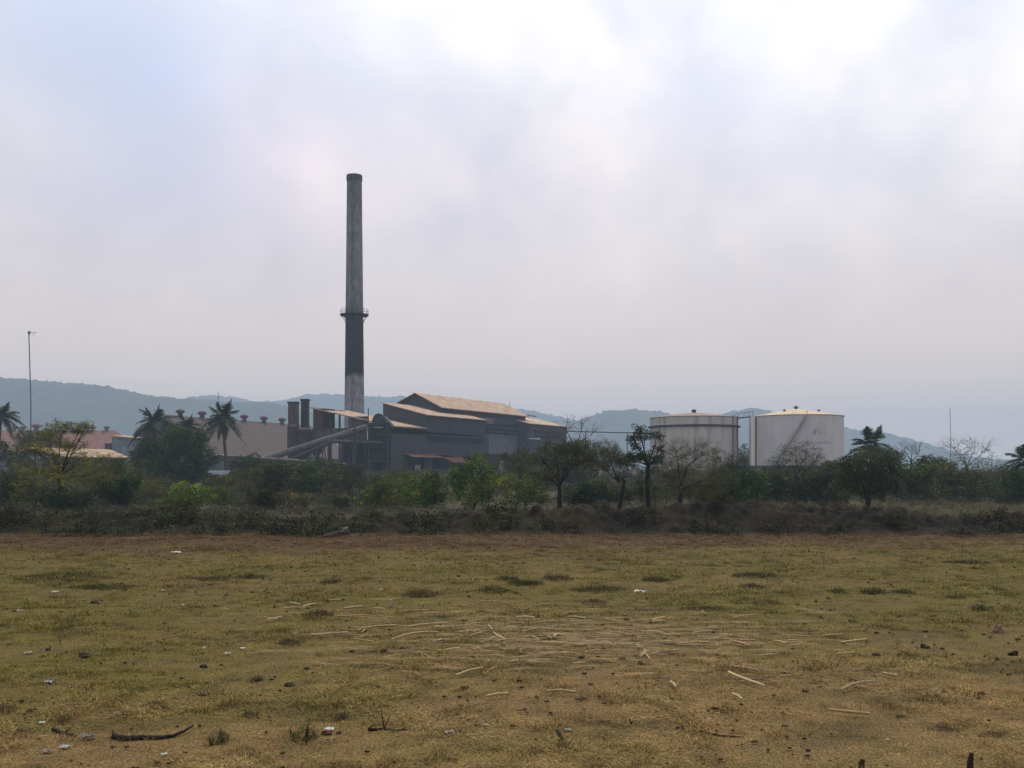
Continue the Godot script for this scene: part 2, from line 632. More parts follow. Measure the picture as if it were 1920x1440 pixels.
# ------------------------------------------------------------------ buildings
# a profile of Vector2(across, height) pushed along u from u0 to u1; listed so that it runs clockwise seen against u
func extrude(b: Mb, o: Vector3, u: Vector3, v: Vector3, u0: float, u1: float, prof: Array, k: Color) -> void:
	var a := []
	var e := []
	for p in prof:
		a.append(o + u * u0 + v * p.x + Vector3.UP * p.y)
		e.append(o + u * u1 + v * p.x + Vector3.UP * p.y)
	var n := prof.size()
	for i in n:
		var j := (i + 1) % n
		b.quad(a[i], e[i], e[j], a[j], k)
	for i in range(1, n - 1):
		b.tri(a[0], a[i], a[i + 1], k)
		b.tri(e[0], e[i + 1], e[i], k)

func roof_slab(b: Mb, o: Vector3, u: Vector3, v: Vector3, u0: float, u1: float, high: Vector2, low: Vector2, k: Color, thick := 0.16) -> void:
	b.slab([o + u * u0 + v * high.x + Vector3.UP * high.y, o + u * u1 + v * high.x + Vector3.UP * high.y,
		o + u * u1 + v * low.x + Vector3.UP * low.y, o + u * u0 + v * low.x + Vector3.UP * low.y], Vector3(0, -thick, 0), k)

func ventilator(b_parent: Node3D, p: Vector3, w: float, k: Color) -> void:
	var o := Node3D.new()
	o.name = "roof_ventilator"
	o.position = p - b_parent.position
	b_parent.add_child(o, true)
	var flat := func(_a: float, _y: float) -> Color: return k
	var neck := Mb.new()
	neck.lathe(Vector3.ZERO, [Vector2(w * 0.34, -0.9), Vector2(w * 0.30, w * 0.62)], 12, flat)
	put(neck.mesh(), "neck", M.rust, o)
	var cap := Mb.new()
	cap.lathe(Vector3(0, w * 0.42, 0), [Vector2(w * 0.42, 0.0), Vector2(w * 0.60, w * 0.12), Vector2(w * 0.58, w * 0.30), Vector2(w * 0.30, w * 0.46), Vector2(0, w * 0.52)], 14, flat)
	put(cap.mesh(), "cap", M.rust, o)

func build_chimney() -> void:
	var d := 214.0
	var base := Vector3((664.5 - 960.0) / FOCAL * d, 2.0, -d)
	var o := thing("chimney", "tall tapering soot-stained factory chimney with a ring platform halfway up", "chimney", base)
	var top := 63.9
	var soot := func(a: float, y: float) -> Color:
		var py := HORIZON - (y + 2.0 - EYE) / d * FOCAL
		var w := n_fine.get_noise_3d(cos(a) * 14.0, y * 2.2, sin(a) * 14.0)
		var s := n_fine.get_noise_3d(cos(a) * 40.0, y * 2.5, sin(a) * 40.0)
		var e := py + w * 12.0 + s * 7.0
		var k := 0.19
		k = lerpf(k, 0.25, smoothstep(372, 400, e))
		k = lerpf(k, 0.22, smoothstep(520, 572, e))
		k = lerpf(k, 0.045, smoothstep(572, 606, e))
		k = lerpf(k, 0.030, smoothstep(640, 680, e))
		k = lerpf(k, 0.29, smoothstep(699, 707, e))
		k = lerpf(k, 0.20, smoothstep(722, 730, e) * smoothstep(0.0, 0.3, w))
		k = lerpf(k, 0.36, smoothstep(736, 742, e))
		k *= (1.0 + 0.07 * s) * (0.90 if int(round(y / top * 120.0)) % 6 == 0 else 1.0)
		return Color(k, k * 0.985, k * 1.0)
	var prof := []
	for i in 121:
		var f := i / 120.0
		prof.append(Vector2(lerpf(2.28, 1.57, pow(f, 0.92)), top * f))
	var shaft := Mb.new()
	shaft.lathe(base, prof, 40, soot)
	shaft.lathe(base, [Vector2(1.57, top), Vector2(1.2, top), Vector2(1.15, top - 6.0)], 40, soot)
	part(shaft, "shaft", M.concrete, o)
	var cap := Mb.new()
	var grey := func(_a: float, _y: float) -> Color: return Color(0.10, 0.10, 0.105)
	cap.lathe(base, [Vector2(1.50, top - 1.3), Vector2(1.68, top - 1.1), Vector2(1.70, top - 0.1), Vector2(1.66, top + 0.12), Vector2(1.1, top + 0.14)], 40, grey)
	part(cap, "rim_ring", M.concrete, o)
	var py := EYE + (890 - 591) / FOCAL * d - 2.0
	var dark := func(_a: float, _y: float) -> Color: return Color(0.035, 0.035, 0.04)
	var plat := Mb.new()
	plat.lathe(base, [Vector2(1.70, py - 0.22), Vector2(3.02, py - 0.10), Vector2(3.05, py + 0.12), Vector2(1.8, py + 0.14)], 36, dark)
	part(plat, "ring_platform", M.steel, o)
	var rail := Mb.new()
	for h in [0.6, 1.15]:
		var ring := []
		var rr := []
		for s in 37:
			ring.append(base + Vector3(cos(TAU * s / 36.0) * 2.95, py + h, sin(TAU * s / 36.0) * 2.95))
			rr.append(0.035)
		rail.tube(ring, rr, 4, Color(0.16, 0.15, 0.14), false)
	for s in 18:
		var q := base + Vector3(cos(TAU * s / 18.0) * 2.95, py, sin(TAU * s / 18.0) * 2.95)
		rail.tube([q, q + Vector3(0, 1.15, 0)], [0.035, 0.035], 4, Color(0.16, 0.15, 0.14))
	part(rail, "railing", M.steel, o)
	for s in 10:
		var a := TAU * s / 10.0
		var b := Mb.new()
		b.tube([base + Vector3(cos(a) * 2.85, py - 0.15, sin(a) * 2.85), base + Vector3(cos(a) * 2.15, py - 1.0, sin(a) * 2.15), base + Vector3(cos(a) * 1.8, py - 1.9, sin(a) * 1.8)], [0.06, 0.06, 0.06], 4, Color(0.12, 0.11, 0.11))
		part(b, "bracket", M.steel, o)
	var ladder := Mb.new()
	var la := PI * 0.5 + 0.05
	var rungs := []
	for side in [-1.0, 1.0]:
		ladder.tube([base + Vector3(cos(la + side * 0.1) * 2.38, 0.5, sin(la + side * 0.1) * 2.38), base + Vector3(cos(la + side * 0.14) * 1.68, top - 1.0, sin(la + side * 0.14) * 1.68)], [0.03, 0.03], 4, Color(0.09, 0.09, 0.09))
	for i in 150:
		var f := i / 150.0
		var r := lerpf(2.36, 1.67, f)
		var y := lerpf(0.8, top - 1.2, f)
		var w := lerpf(0.1, 0.14, f)
		ladder.tube([base + Vector3(cos(la - w) * r, y, sin(la - w) * r), base + Vector3(cos(la + w) * r, y, sin(la + w) * r)], [0.02, 0.02], 3, Color(0.09, 0.09, 0.09))
	part(ladder, "ladder", M.steel, o).set_meta("kind", "stuff")
	# a column of faded painted characters down the upper shaft, too worn to read
	rng.seed = 4
	var paint := Mb.new()
	for i in 8:
		var y := EYE + (890 - (377 + i * 15.6)) / FOCAL * d - 2.0
		var r := lerpf(2.28, 1.57, pow(y / top, 0.92)) + 0.02
		for s in rng.randi_range(2, 4):
			var a0 := PI * 0.5 - 0.02 + rnd(-0.22, 0.16)
			var y0 := y + rnd(-0.55, 0.4)
			var w := rnd(0.05, 0.28)
			var hh := rnd(0.12, 0.7) if w < 0.14 else rnd(0.1, 0.18)
			var q := []
			for e in [[a0 + w, y0], [a0 + w, y0 + hh], [a0, y0 + hh], [a0, y0]]:
				q.append(base + Vector3(cos(e[0]) * (r + 0.012), e[1], sin(e[0]) * (r + 0.012)))
			paint.quad(q[3], q[2], q[1], q[0], Color(0.10, 0.10, 0.115))
	part(paint, "faded_lettering", M.plain, o).set_meta("kind", "stuff")

func tank_shade(base_col: Color, streak: float, h: float, seed_: float) -> Callable:
	return func(a: float, y: float) -> Color:
		var s := n_fine.get_noise_2d(a * 420.0 + seed_, y * 1.6)
		var w := n_soft.get_noise_2d(a * 300.0 + seed_, y * 22.0)
		var run := smoothstep(0.05, 0.5, s) * (0.35 + 0.65 * y / h)
		var k := 1.0 - streak * run + 0.10 * w
		return Color(base_col.r * k, base_col.g * k * (1.0 - 0.03 * run), base_col.b * k * (1.0 - 0.07 * run))

func build_tanks() -> void:
	# left tank
	var d := 216.0
	var r := 81.5 / FOCAL * d
	var c := Vector3((1301 - 960.0) / FOCAL * d, 1.6, -d)
	var h := EYE + (890 - 784.5) / FOCAL * (d) - 1.6
	var o := thing("storage_tank", "shorter rust-streaked grey storage tank with a dark girder ring below its rim", "storage tank", c, "large round storage tanks")
	var shell := Mb.new()
	var prof := []
	for i in 15:
		prof.append(Vector2(r, h * i / 14.0))
	shell.lathe(c, prof, 160, tank_shade(Color(0.455, 0.42, 0.375), 0.34, h, 3.0))
	part(shell, "shell", M.tank, o)
	var rust := func(a: float, y: float) -> Color:
		var k := 1.0 + 0.4 * n_fine.get_noise_2d(a * 200.0, y * 30.0)
		return Color(0.21 * k, 0.135 * k, 0.10 * k)
	var roof := Mb.new()
	roof.lathe(c, [Vector2(r + 0.12, h - 0.05), Vector2(r + 0.12, h + 0.06), Vector2(r * 0.75, h + 0.42), Vector2(r * 0.5, h + 0.78), Vector2(r * 0.25, h + 1.05), Vector2(0.9, h + 1.18), Vector2(0, h + 1.2)], 64, rust)
	part(roof, "cone_roof", M.tank, o)
	var dark := func(_a: float, _y: float) -> Color: return Color(0.03, 0.028, 0.03)
	var ring := Mb.new()
	var y1 := EYE + (890 - 797.0) / FOCAL * (d - r) - 1.6
	ring.lathe(c, [Vector2(r, y1 - 0.22), Vector2(r + 0.42, y1 - 0.16), Vector2(r + 0.42, y1 + 0.16), Vector2(r, y1 + 0.2)], 96, dark)
	part(ring, "wind_girder", M.steel, o)
	var vent := Mb.new()
	vent.lathe(c, [Vector2(0.45, h + 1.0), Vector2(0.45, h + 1.75), Vector2(0.7, h + 1.8), Vector2(0, h + 2.0)], 12, dark)
	part(vent, "roof_vent", M.steel, o)
	for px in [1361, 1372]:
		var a := acos(clampf((px - 1301.0) / 81.5, -1, 1))
		var p := c + Vector3(cos(a) * (r + 0.2), 0, sin(a) * (r + 0.2))
		var pipe := Mb.new()
		pipe.tube([p + Vector3(0, 0.1, 0), p + Vector3(0, h + 0.3, 0)], [0.10, 0.10], 6, Color(0.07, 0.07, 0.07))
		part(pipe, "downpipe", M.steel, o)
	# right tank
	var d2 := 212.0
	var r2 := 85.5 / FOCAL * d2
	var c2 := Vector3((1492.5 - 960.0) / FOCAL * d2, 3.4, -d2)
	var h2 := EYE + (890 - 782.0) / FOCAL * d2 - 3.4
	var o2 := thing("storage_tank", "larger pale grey storage tank with a slanting stair and a faded blue and yellow emblem", "storage tank", c2, "large round storage tanks")
	var shell2 := Mb.new()
	var prof2 := []
	for i in 13:
		prof2.append(Vector2(r2, h2 * i / 12.0))
	shell2.lathe(c2, prof2, 128, tank_shade(Color(0.53, 0.505, 0.49), 0.10, h2, 40.0))
	part(shell2, "shell", M.tank, o2)
	var tan := func(a: float, y: float) -> Color:
		var k := 1.0 + 0.3 * n_fine.get_noise_2d(a * 160.0, y * 25.0)
		return Color(0.42 * k, 0.33 * k, 0.23 * k)
	var roof2 := Mb.new()
	roof2.lathe(c2, [Vector2(r2 + 0.14, h2 - 0.06), Vector2(r2 + 0.14, h2 + 0.05), Vector2(r2 * 0.7, h2 + 0.6), Vector2(r2 * 0.4, h2 + 1.25), Vector2(r2 * 0.15, h2 + 1.6), Vector2(0, h2 + 1.66)], 64, tan)
	part(roof2, "cone_roof", M.tank, o2)
	for q in [[0.0, 0.0, 0.35, 2.4], [4.2, 2.0, 0.22, 1.55], [-3.4, 3.4, 0.2, 1.5]]:
		var f := Mb.new()
		f.lathe(c2 + Vector3(q[0], h2, q[1]), [Vector2(q[2], 0.4), Vector2(q[2], q[3] - 0.3), Vector2(q[2] * 1.9, q[3] - 0.25), Vector2(0, q[3])], 10, dark)
		part(f, "roof_vent", M.steel, o2)
	# stair that climbs round the shell
	var stair := Mb.new()
	var n := 46
	var inner := []
	var outer := []
	var hand := []
	var rr := []
	for i in n + 1:
		var f := float(i) / n
		var px := lerpf(1437, 1488, f)
		var a := acos((px - 1492.5) / 85.5)
		var y := lerpf(0.6, h2 - 0.1, f)
		var u := Vector3(cos(a), 0, sin(a))
		inner.append(c2 + u * (r2 + 0.12) + Vector3(0, y, 0))
		outer.append(c2 + u * (r2 + 0.92) + Vector3(0, y, 0))
		hand.append(c2 + u * (r2 + 0.92) + Vector3(0, y + 1.0, 0))
		rr.append(0.06)
		if i < n:
			stair.slab([inner[i], inner[i] + Vector3(u.z, 0, -u.x) * -0.3, outer[i] + Vector3(u.z, 0, -u.x) * -0.3, outer[i]], Vector3(0, -0.06, 0), Color(0.37, 0.345, 0.33))
	stair.tube(inner, rr, 4, Color(0.36, 0.335, 0.32))
	stair.tube(outer, rr, 4, Color(0.28, 0.255, 0.25))
	part(stair, "stair_flight", M.steel, o2).set_meta("kind", "stuff")
	var hr := Mb.new()
	for i in rr.size():
		rr[i] = 0.035
		if i % 5 == 0:
			hr.tube([outer[i], hand[i]], [0.03, 0.03], 4, Color(0.3, 0.28, 0.28))
	hr.tube(hand, rr, 4, Color(0.3, 0.28, 0.28))
	part(hr, "handrail", M.steel, o2)
	var patch := func(b: Mb, x0: float, y0: float, x1: float, y1_: float, x2: float, y2: float, x3: float, y3: float, k: Color) -> void:
		var q := []
		for e in [[x0, y0], [x1, y1_], [x2, y2], [x3, y3]]:
			var a := acos((e[0] - 1492.5) / 85.5)
			q.append(c2 + Vector3(cos(a) * (r2 + 0.03), EYE + (890 - e[1]) / FOCAL * (d2 - r2 * sin(a)) - 3.4, sin(a) * (r2 + 0.03)))
		b.quad(q[0], q[1], q[2], q[3], k)
	var em := Mb.new()
	patch.call(em, 1497.5, 812.5, 1503.5, 803.5, 1506.0, 806.5, 1502.5, 815.0, Color(0.23, 0.26, 0.40))
	patch.call(em, 1506.5, 807.5, 1508.5, 805.0, 1514.0, 811.5, 1509.5, 817.0, Color(0.47, 0.37, 0.19))
	patch.call(em, 1499.0, 802.8, 1499.0, 801.5, 1512.0, 801.5, 1512.0, 802.8, Color(0.33, 0.30, 0.37))
	patch.call(em, 1517.0, 812.5, 1517.0, 811.3, 1529.0, 811.5, 1529.0, 812.7, Color(0.40, 0.37, 0.46))
	part(em, "emblem", M.plain, o2).set_meta("kind", "stuff")
	rng.seed = 17
	var tx := Mb.new()
	for word in [[1487, 1500, 827.5], [1503, 1521, 827.5], [1524, 1534, 827.0], [1494, 1517, 838.0]]:
		var x: float = word[0]
		while x < word[1]:
			var y: float = word[2]
			patch.call(tx, x, y + 5.2, x, y, x + 0.9, y, x + 0.9, y + 5.2, Color(0.20, 0.21, 0.27))
			if rng.randf() < 0.7:
				var yy := y + rnd(0.0, 4.2)
				patch.call(tx, x + 0.9, yy + 1.0, x + 0.9, yy, x + 2.6, yy, x + 2.6, yy + 1.0, Color(0.20, 0.21, 0.27))
			x += 3.6
	part(tx, "faded_lettering", M.plain, o2).set_meta("kind", "stuff")
	var st := thing("vertical_pipe", "pale upright pipe standing against the left side of the larger tank", "pipe", Vector3((1411.5 - 960) / FOCAL * 209.0, 3.0, -209.0))
	var sp := Mb.new()
	var e := st.position
	sp.tube([e, e + Vector3(0, 11.2, 0)], [0.48, 0.48], 14, Color(0.72, 0.66, 0.56))
	part(sp, "pipe", M.tank, st)
	var sp2 := Mb.new()
	sp2.tube([e + Vector3(0.72, 0, 0.1), e + Vector3(0.72, 11.0, 0.1)], [0.11, 0.11], 6, Color(0.08, 0.07, 0.07))
	part(sp2, "drain_line", M.steel, st)
	var walk := thing("catwalk", "narrow railed catwalk bridging the rims of the two tanks", "catwalk", Vector3(48.0, 14.2, -212))
	var wb := Mb.new()
	var p0 := at(1378, 784.5, 213.0)
	var p1 := at(1412, 780.5, 210.0)
	wb.block(p0 + Vector3(0, -0.15, -0.5), p1 - p0, Vector3(0, 0, 1.0), Vector3(0, 0.22, 0), Color(0.05, 0.045, 0.05))
	part(wb, "deck", M.steel, walk)
	for k in [-0.45, 0.45]:
		var rl := Mb.new()
		rl.tube([p0 + Vector3(0, 1.0, k), p1 + Vector3(0, 1.0, k)], [0.03, 0.03], 4, Color(0.1, 0.1, 0.1))
		for i in 5:
			var q := p0.lerp(p1, i / 4.0) + Vector3(0, 0, k)
			rl.tube([q, q + Vector3(0, 1.0, 0)], [0.025, 0.025], 4, Color(0.1, 0.1, 0.1))
		part(rl, "railing", M.steel, walk)
	var bund := thing("bund_wall", "low dark containment wall round the foot of the larger tank", "wall", Vector3(58, 2, -199))
	var bb := Mb.new()
	bb.box(Vector3((1480 - 960) / FOCAL * 199.0, 2.6, -199.0), Vector3(23.0, 2.4, 0.4), Color(0.07, 0.065, 0.065))
	part(bb, "wall", M.concrete, bund)
	var pipe_line := thing("pipe_bridge", "thin overhead pipeline running from the factory towards the shorter tank", "pipeline", at(1160, 812, 214))
	var pb := Mb.new()
	pb.tube([at(1060, 808.5, 222.0), at(1150, 811, 216), at(1226, 812, 210.0)], [0.13, 0.13, 0.13], 6, Color(0.06, 0.055, 0.055))
	part(pb, "pipe", M.steel, pipe_line)
	for px in [1098, 1176]:
		var post := Mb.new()
		var q := at(px, 811, 216)
		post.tube([Vector3(q.x, 2.0, q.z), q], [0.12, 0.12], 5, Color(0.06, 0.055, 0.055))
		part(post, "post", M.steel, pipe_line)

const U := Vector3(0.506, 0, -0.8625)
const V := Vector3(0.8625, 0, 0.506)
const SOOT := Color(0.085, 0.083, 0.092)

func build_mill() -> void:
	var roof_col := Color(0.40, 0.32, 0.245)
	# the long gabled hall
	var a := Vector3(-20.05, 0, -210.0)
	var o := thing("mill_hall", "tallest dark gabled mill hall with a long pale sunlit roof", "factory building", a + U * 17 + Vector3(0, 2, 0), "buildings of the old mill")
	var b := Mb.new()
	extrude(b, a, U, V, 0, 35.1, [Vector2(-4.06, 1.8), Vector2(-4.06, 17.2), Vector2(0, 18.85), Vector2(6.33, 15.85), Vector2(6.33, 1.8)], SOOT)
	part(b, "wall", M.cladding, o)
	b = Mb.new()
	roof_slab(b, a, U, V, -0.7, 35.8, Vector2(0.05, 19.15), Vector2(6.95, 15.85), roof_col)
	roof_slab(b, a, U, V, 35.8, -0.7, Vector2(-0.05, 19.15), Vector2(-4.7, 17.25), roof_col)
	part(b, "roof", M.roof, o)
	b = Mb.new()
	roof_slab(b, a, U, V, 35.85, 37.8, Vector2(4.6, 16.5), Vector2(7.9, 16.0), Color(0.05, 0.05, 0.055), 0.2)
	part(b, "end_canopy", M.steel, o)
	for q in [[9.0, 36.0, 13.5, 0.34, 0.5], [17.0, 36.0, 12.3, 0.42, 0.6], [17.0, 36.2, 11.45, 0.35, 0.75]]:
		b = Mb.new()
		b.block(a + U * q[0] + V * 6.335 + Vector3(0, q[2], 0), U * (q[1] - q[0]), V * q[4], Vector3(0, q[3], 0), Color(0.05, 0.048, 0.052))
		part(b, "wall_duct", M.steel, o)
	b = Mb.new()
	b.block(a + U * 17.4 + V * 6.34 + Vector3(0, 1.9, 0), U * 17.6, V * 0.16, Vector3(0, 9.3, 0), Color(0.20, 0.20, 0.215))
	part(b, "lower_cladding", M.cladding, o)
	b = Mb.new()
	b.block(a + U * 25.4 + V * 6.52 + Vector3(0, 11.1, 0), U * 1.6, V * 0.5, Vector3(0, 2.2, 0), Color(0.03, 0.03, 0.034))
	part(b, "downpipe_head", M.steel, o)
	b = Mb.new()
	var mp := a + U * 33.5 + V * 3.0
	b.tube([mp + Vector3(0, 17.0, 0), mp + Vector3(0, 19.3, 0)], [0.07, 0.05], 5, Color(0.12, 0.1, 0.09))
	part(b, "roof_mast", M.steel, o)
	# the mono-pitch bay that leans on the hall
	var p1 := Vector3(-25.8, 0, -200.0)
	o = thing("lean_to_bay", "dark corrugated mono-pitch bay in front of the tallest hall", "factory building", p1 + U * 5 + V * 5 + Vector3(0, 10, 0), "buildings of the old mill")
	b = Mb.new()
	extrude(b, p1, U, V, 0, 21.6, [Vector2(0, 10.3), Vector2(0, 16.2), Vector2(10.65, 13.55), Vector2(10.65, 10.3)], SOOT)
	part(b, "wall", M.cladding, o)
	b = Mb.new()
	roof_slab(b, p1, U, V, -0.35, 21.9, Vector2(-0.3, 16.48), Vector2(11.1, 13.64), roof_col)
	part(b, "roof", M.roof, o)
	for t in [0.06, 8.0]:
		b = Mb.new()
		b.block(p1 + U * t + V * 10.66 + Vector3(0, 10.4, 0), U * 0.5, V * 0.12, Vector3(0, 3.0, 0), Color(0.045, 0.045, 0.05))
		part(b, "downpipe", M.steel, o)
	b = Mb.new()
	b.block(p1 + U * 21.65 + V * 9.2 + Vector3(0, 12.9, 0), U * 3.4, V * 1.6, Vector3(0, 1.25, 0), Color(0.22, 0.2, 0.18))
	part(b, "end_hood", M.cladding, o)
	b = Mb.new()
	for q in [[-0.4, 0.9], [-0.4, 1.7]]:
		b.block(p1 + U * 0.05 + V * 10.7 + Vector3(0, 10.3 - q[1] * 0.55 + q[0], 0), U * 21.4, V * 0.55, Vector3(0, 0.22, 0), Color(0.04, 0.04, 0.045))
	part(b, "pipe_rack", M.steel, o)
	# the low front shed whose roof runs on over the open crane bay at the left
	o = thing("front_shed", "low front shed with blank grey wall, rust awnings and a roof open at its left", "factory building", p1 + U * -4 + V * 8 + Vector3(0, 2, 0), "buildings of the old mill")
	b = Mb.new()
	roof_slab(b, p1, U, V, -11.8, -0.36, Vector2(-8.6, 15.1), Vector2(11.1, 11.05), roof_col, 0.22)
	part(b, "roof", M.roof, o)
	var face := Color(0.092, 0.089, 0.098)
	var c0 := p1 + V * 10.25
	# long wall in pieces, so that the doorways are real openings
	for q in [[-11.4, 23.0, 5.9, 9.7], [-11.4, -6.2, 1.8, 5.895], [-0.6, 1.9, 1.8, 5.895], [9.6, 12.8, 1.8, 5.895], [15.8, 23.0, 1.8, 5.895]]:
		b = Mb.new()
		b.block(c0 + U * q[0] + Vector3(0, q[2], 0), U * (q[1] - q[0]), V * 0.4, Vector3(0, q[3] - q[2], 0), face)
		part(b, "wall", M.cladding, o)
	b = Mb.new()
	b.block(p1 + U * -11.35 + V * 5.2 + Vector3(0, 1.8, 0), U * 0.4, V * 1.3, Vector3(0, 9.6, 0), SOOT)
	b.block(p1 + U * -5.0 + V * 1.0 + Vector3(0, 1.8, 0), U * 27.0, V * 0.4, Vector3(0, 8.3, 0), SOOT)
	b.block(p1 + U * 22.6 + V * 1.4 + Vector3(0, 1.8, 0), U * 0.4, V * 8.8, Vector3(0, 7.9, 0), SOOT)
	b.block(p1 + U * -0.3 + V * 1.4 + Vector3(0, 9.7, 0), U * 22.9, V * 8.8, Vector3(0, 0.3, 0), SOOT)
	part(b, "inner_wall", M.cladding, o)
	var rustcol := Color(0.24, 0.12, 0.085)
	for q in [[-7.6, 2.4, 5.95, 5.4], [5.6, 13.6, 5.5, 4.5]]:
		b = Mb.new()
		roof_slab(b, p1, U, V, q[0], q[1], Vector2(10.68, q[2]), Vector2(13.2, q[3]), rustcol, 0.12)
		part(b, "awning", M.rust, o)
	b = Mb.new()
	b.block(c0 + U * -3.6 + V * 0.15 + Vector3(0, 2.4, 0), U * 1.7, V * 0.15, Vector3(0, 1.5, 0), Color(0.34, 0.33, 0.32))
	part(b, "pale_panel", M.plain, o)
	b = Mb.new()
	b.block(p1 + U * -11.3 + V * -8.3 + Vector3(0, 10.6, 0), U * 3.5, V * 2.5, Vector3(0, 4.2, 0), Color(0.085, 0.06, 0.055))
	part(b, "elevator_box", M.rust, o)
	for q in [-4.2, -2.0, 1.4, 4.4]:
		b = Mb.new()
		b.block(p1 + U * -11.2 + V * q + Vector3(0, 1.8, 0), U * 0.3, V * 0.28, Vector3(0, 13.0 - (q + 8.6) * 0.205, 0), Color(0.05, 0.047, 0.05))
		part(b, "column", M.steel, o)
	b = Mb.new()
	b.block(p1 + U * -11.1 + V * -8.3 + Vector3(0, 8.6, 0), U * 0.3, V * 12.7, Vector3(0, 2.3, 0), Color(0.10, 0.08, 0.075))
	part(b, "parapet", M.concrete, o)
	b = Mb.new()
	b.block(p1 + U * -11.15 + V * 0.4 + Vector3(0, 10.9, 0), U * 0.3, V * 4.6, Vector3(0, 2.1, 0), Color(0.12, 0.11, 0.11))
	part(b, "side_panel", M.concrete, o)
	b = Mb.new()
	b.block(p1 + U * -11.0 + V * -8.3 + Vector3(0, 8.3, 0), U * 10.0, V * 13.0, Vector3(0, 0.28, 0), Color(0.07, 0.065, 0.065))
	part(b, "floor_slab", M.concrete, o)
	for q in [-8.0, -5.0, -1.5, 1.8]:
		b = Mb.new()
		b.block(p1 + U * -10.9 + V * q + Vector3(0, 1.8, 0), U * 0.5, V * 0.5, Vector3(0, 6.5, 0), Color(0.06, 0.055, 0.055))
		part(b, "column", M.concrete, o)
	b = Mb.new()
	b.block(p1 + U * -3.0 + V * -8.3 + Vector3(0, 1.8, 0), U * 0.4, V * 10.0, Vector3(0, 6.5, 0), Color(0.055, 0.05, 0.05))
	part(b, "back_wall", M.concrete, o)
	# cane feeder tower, dark and cluttered
	o = thing("feeder_tower", "dark cluttered machinery tower with a rounded hood beside the sloping shed roof", "machinery tower", at(710, 888, 181))
	b = Mb.new()
	var f0 := at(692, 888, 182.0)
	for i in 4:
		var q := f0 + Vector3((i % 2) * 3.4, 0, -(i / 2) * 3.0)
		b.tube([q - Vector3(0, 0.3, 0), q + Vector3(0, 9.2, 0)], [0.16, 0.16], 5, Color(0.045, 0.042, 0.045))
	for y in [2.2, 4.6, 7.0, 9.0]:
		b.block(f0 + Vector3(-0.2, y, 0.2), Vector3(3.9, 0, 0), Vector3(0, 0, -3.4), Vector3(0, 0.25, 0), Color(0.045, 0.042, 0.045))
	part(b, "frame", M.steel, o)
	b = Mb.new()
	b.block(f0 + Vector3(0.2, 2.6, -0.2), Vector3(3.2, 0, 0), Vector3(0, 0, -2.4), Vector3(0, 5.8, 0), Color(0.038, 0.036, 0.04))
	part(b, "casing", M.rust, o)
	b = Mb.new()
	var hood := []
	for i in 9:
		var t := PI * i / 8.0
		hood.append(Vector2(1.7 - cos(t) * 1.25, 9.3 + sin(t) * 1.7))
	hood.append(Vector2(2.95, 8.6))
	hood.append(Vector2(0.45, 8.6))
	extrude(b, f0, Vector3(0, 0, -1), Vector3.RIGHT, 0.3, 2.6, hood, Color(0.085, 0.08, 0.085))
	part(b, "hood", M.cladding, o)
	b = Mb.new()
	b.tube([f0 + Vector3(2.8, 10.2, -1), f0 + Vector3(3.6, 9.3, -1), f0 + Vector3(4.3, 8.6, -1)], [0.4, 0.35, 0.3], 8, Color(0.2, 0.18, 0.17))
	part(b, "spout", M.steel, o)
	b = Mb.new()
	b.tube([f0 + Vector3(-0.1, 8.8, 0.3), f0 + Vector3(-0.1, 12.0, 0.3)], [0.1, 0.1], 5, Color(0.06, 0.05, 0.05))
	part(b, "pipe", M.steel, o)
	# the square flues
	for q in [[540.0, 557.0, 753.0, "wider square brown steel flue left of the chimney", 199.0, 0.105], [564.0, 577.5, 748.0, "narrower taller dark steel flue left of the chimney", 203.0, 0.05]]:
		var d: float = q[4]
		var l := at(q[0], 880, d)
		var w: float = (q[1] - q[0]) / FOCAL * d
		o = thing("square_flue", q[3], "flue", Vector3(l.x + w * 0.5, 1.9, -d), "square steel flues beside the chimney")
		var top: float = EYE + (HORIZON - q[2]) / FOCAL * d
		b = Mb.new()
		b.block(Vector3(l.x, 1.8, -d), Vector3(w, 0, 0), Vector3(0, 0, -w), Vector3(0, top - 1.8, 0), Color(q[5], q[5] * 0.82, q[5] * 0.80))
		part(b, "flue", M.rust, o)
		b = Mb.new()
		b.block(Vector3(l.x - 0.12, top - 0.35, -d + 0.12), Vector3(w + 0.24, 0, 0), Vector3(0, 0, -w - 0.24), Vector3(0, 0.36, 0), Color(0.03, 0.027, 0.03))
		part(b, "rim", M.steel, o)
	o = thing("dust_collector", "rusty boiler ducting and cyclone hoppers at the foot of the two square flues", "boiler ducting", at(565, 880, 197))
	for q in [[548.0, 800.0, 840.0, 1.0], [572.0, 806.0, 850.0, 1.25], [594.0, 806.0, 845.0, 1.1], [556.0, 822.0, 862.0, 0.8]]:
		b = Mb.new()
		var c := at(q[0], q[2], 196.5)
		var hh: float = (q[2] - q[1]) / FOCAL * 196.5
		var k := func(_a: float, _y: float) -> Color: return Color(0.075, 0.055, 0.052)
		b.lathe(c, [Vector2(0.15, -1.6), Vector2(q[3], 0.0), Vector2(q[3], hh), Vector2(q[3] * 0.4, hh + 0.5), Vector2(0, hh + 0.5)], 14, k)
		for s in 3:
			var aa := TAU * s / 3.0
			b.tube([Vector3(c.x + cos(aa) * q[3], 1.8, c.z + sin(aa) * q[3]), Vector3(c.x + cos(aa) * q[3], c.y, c.z + sin(aa) * q[3])], [0.1, 0.1], 4, Color(0.05, 0.04, 0.04))
		part(b, "cyclone", M.rust, o)
	b = Mb.new()
	b.tube([at(546, 812, 197), at(566, 806, 196.5), at(590, 815, 196)], [0.5, 0.5, 0.45], 10, Color(0.07, 0.055, 0.05))
	part(b, "duct", M.rust, o)
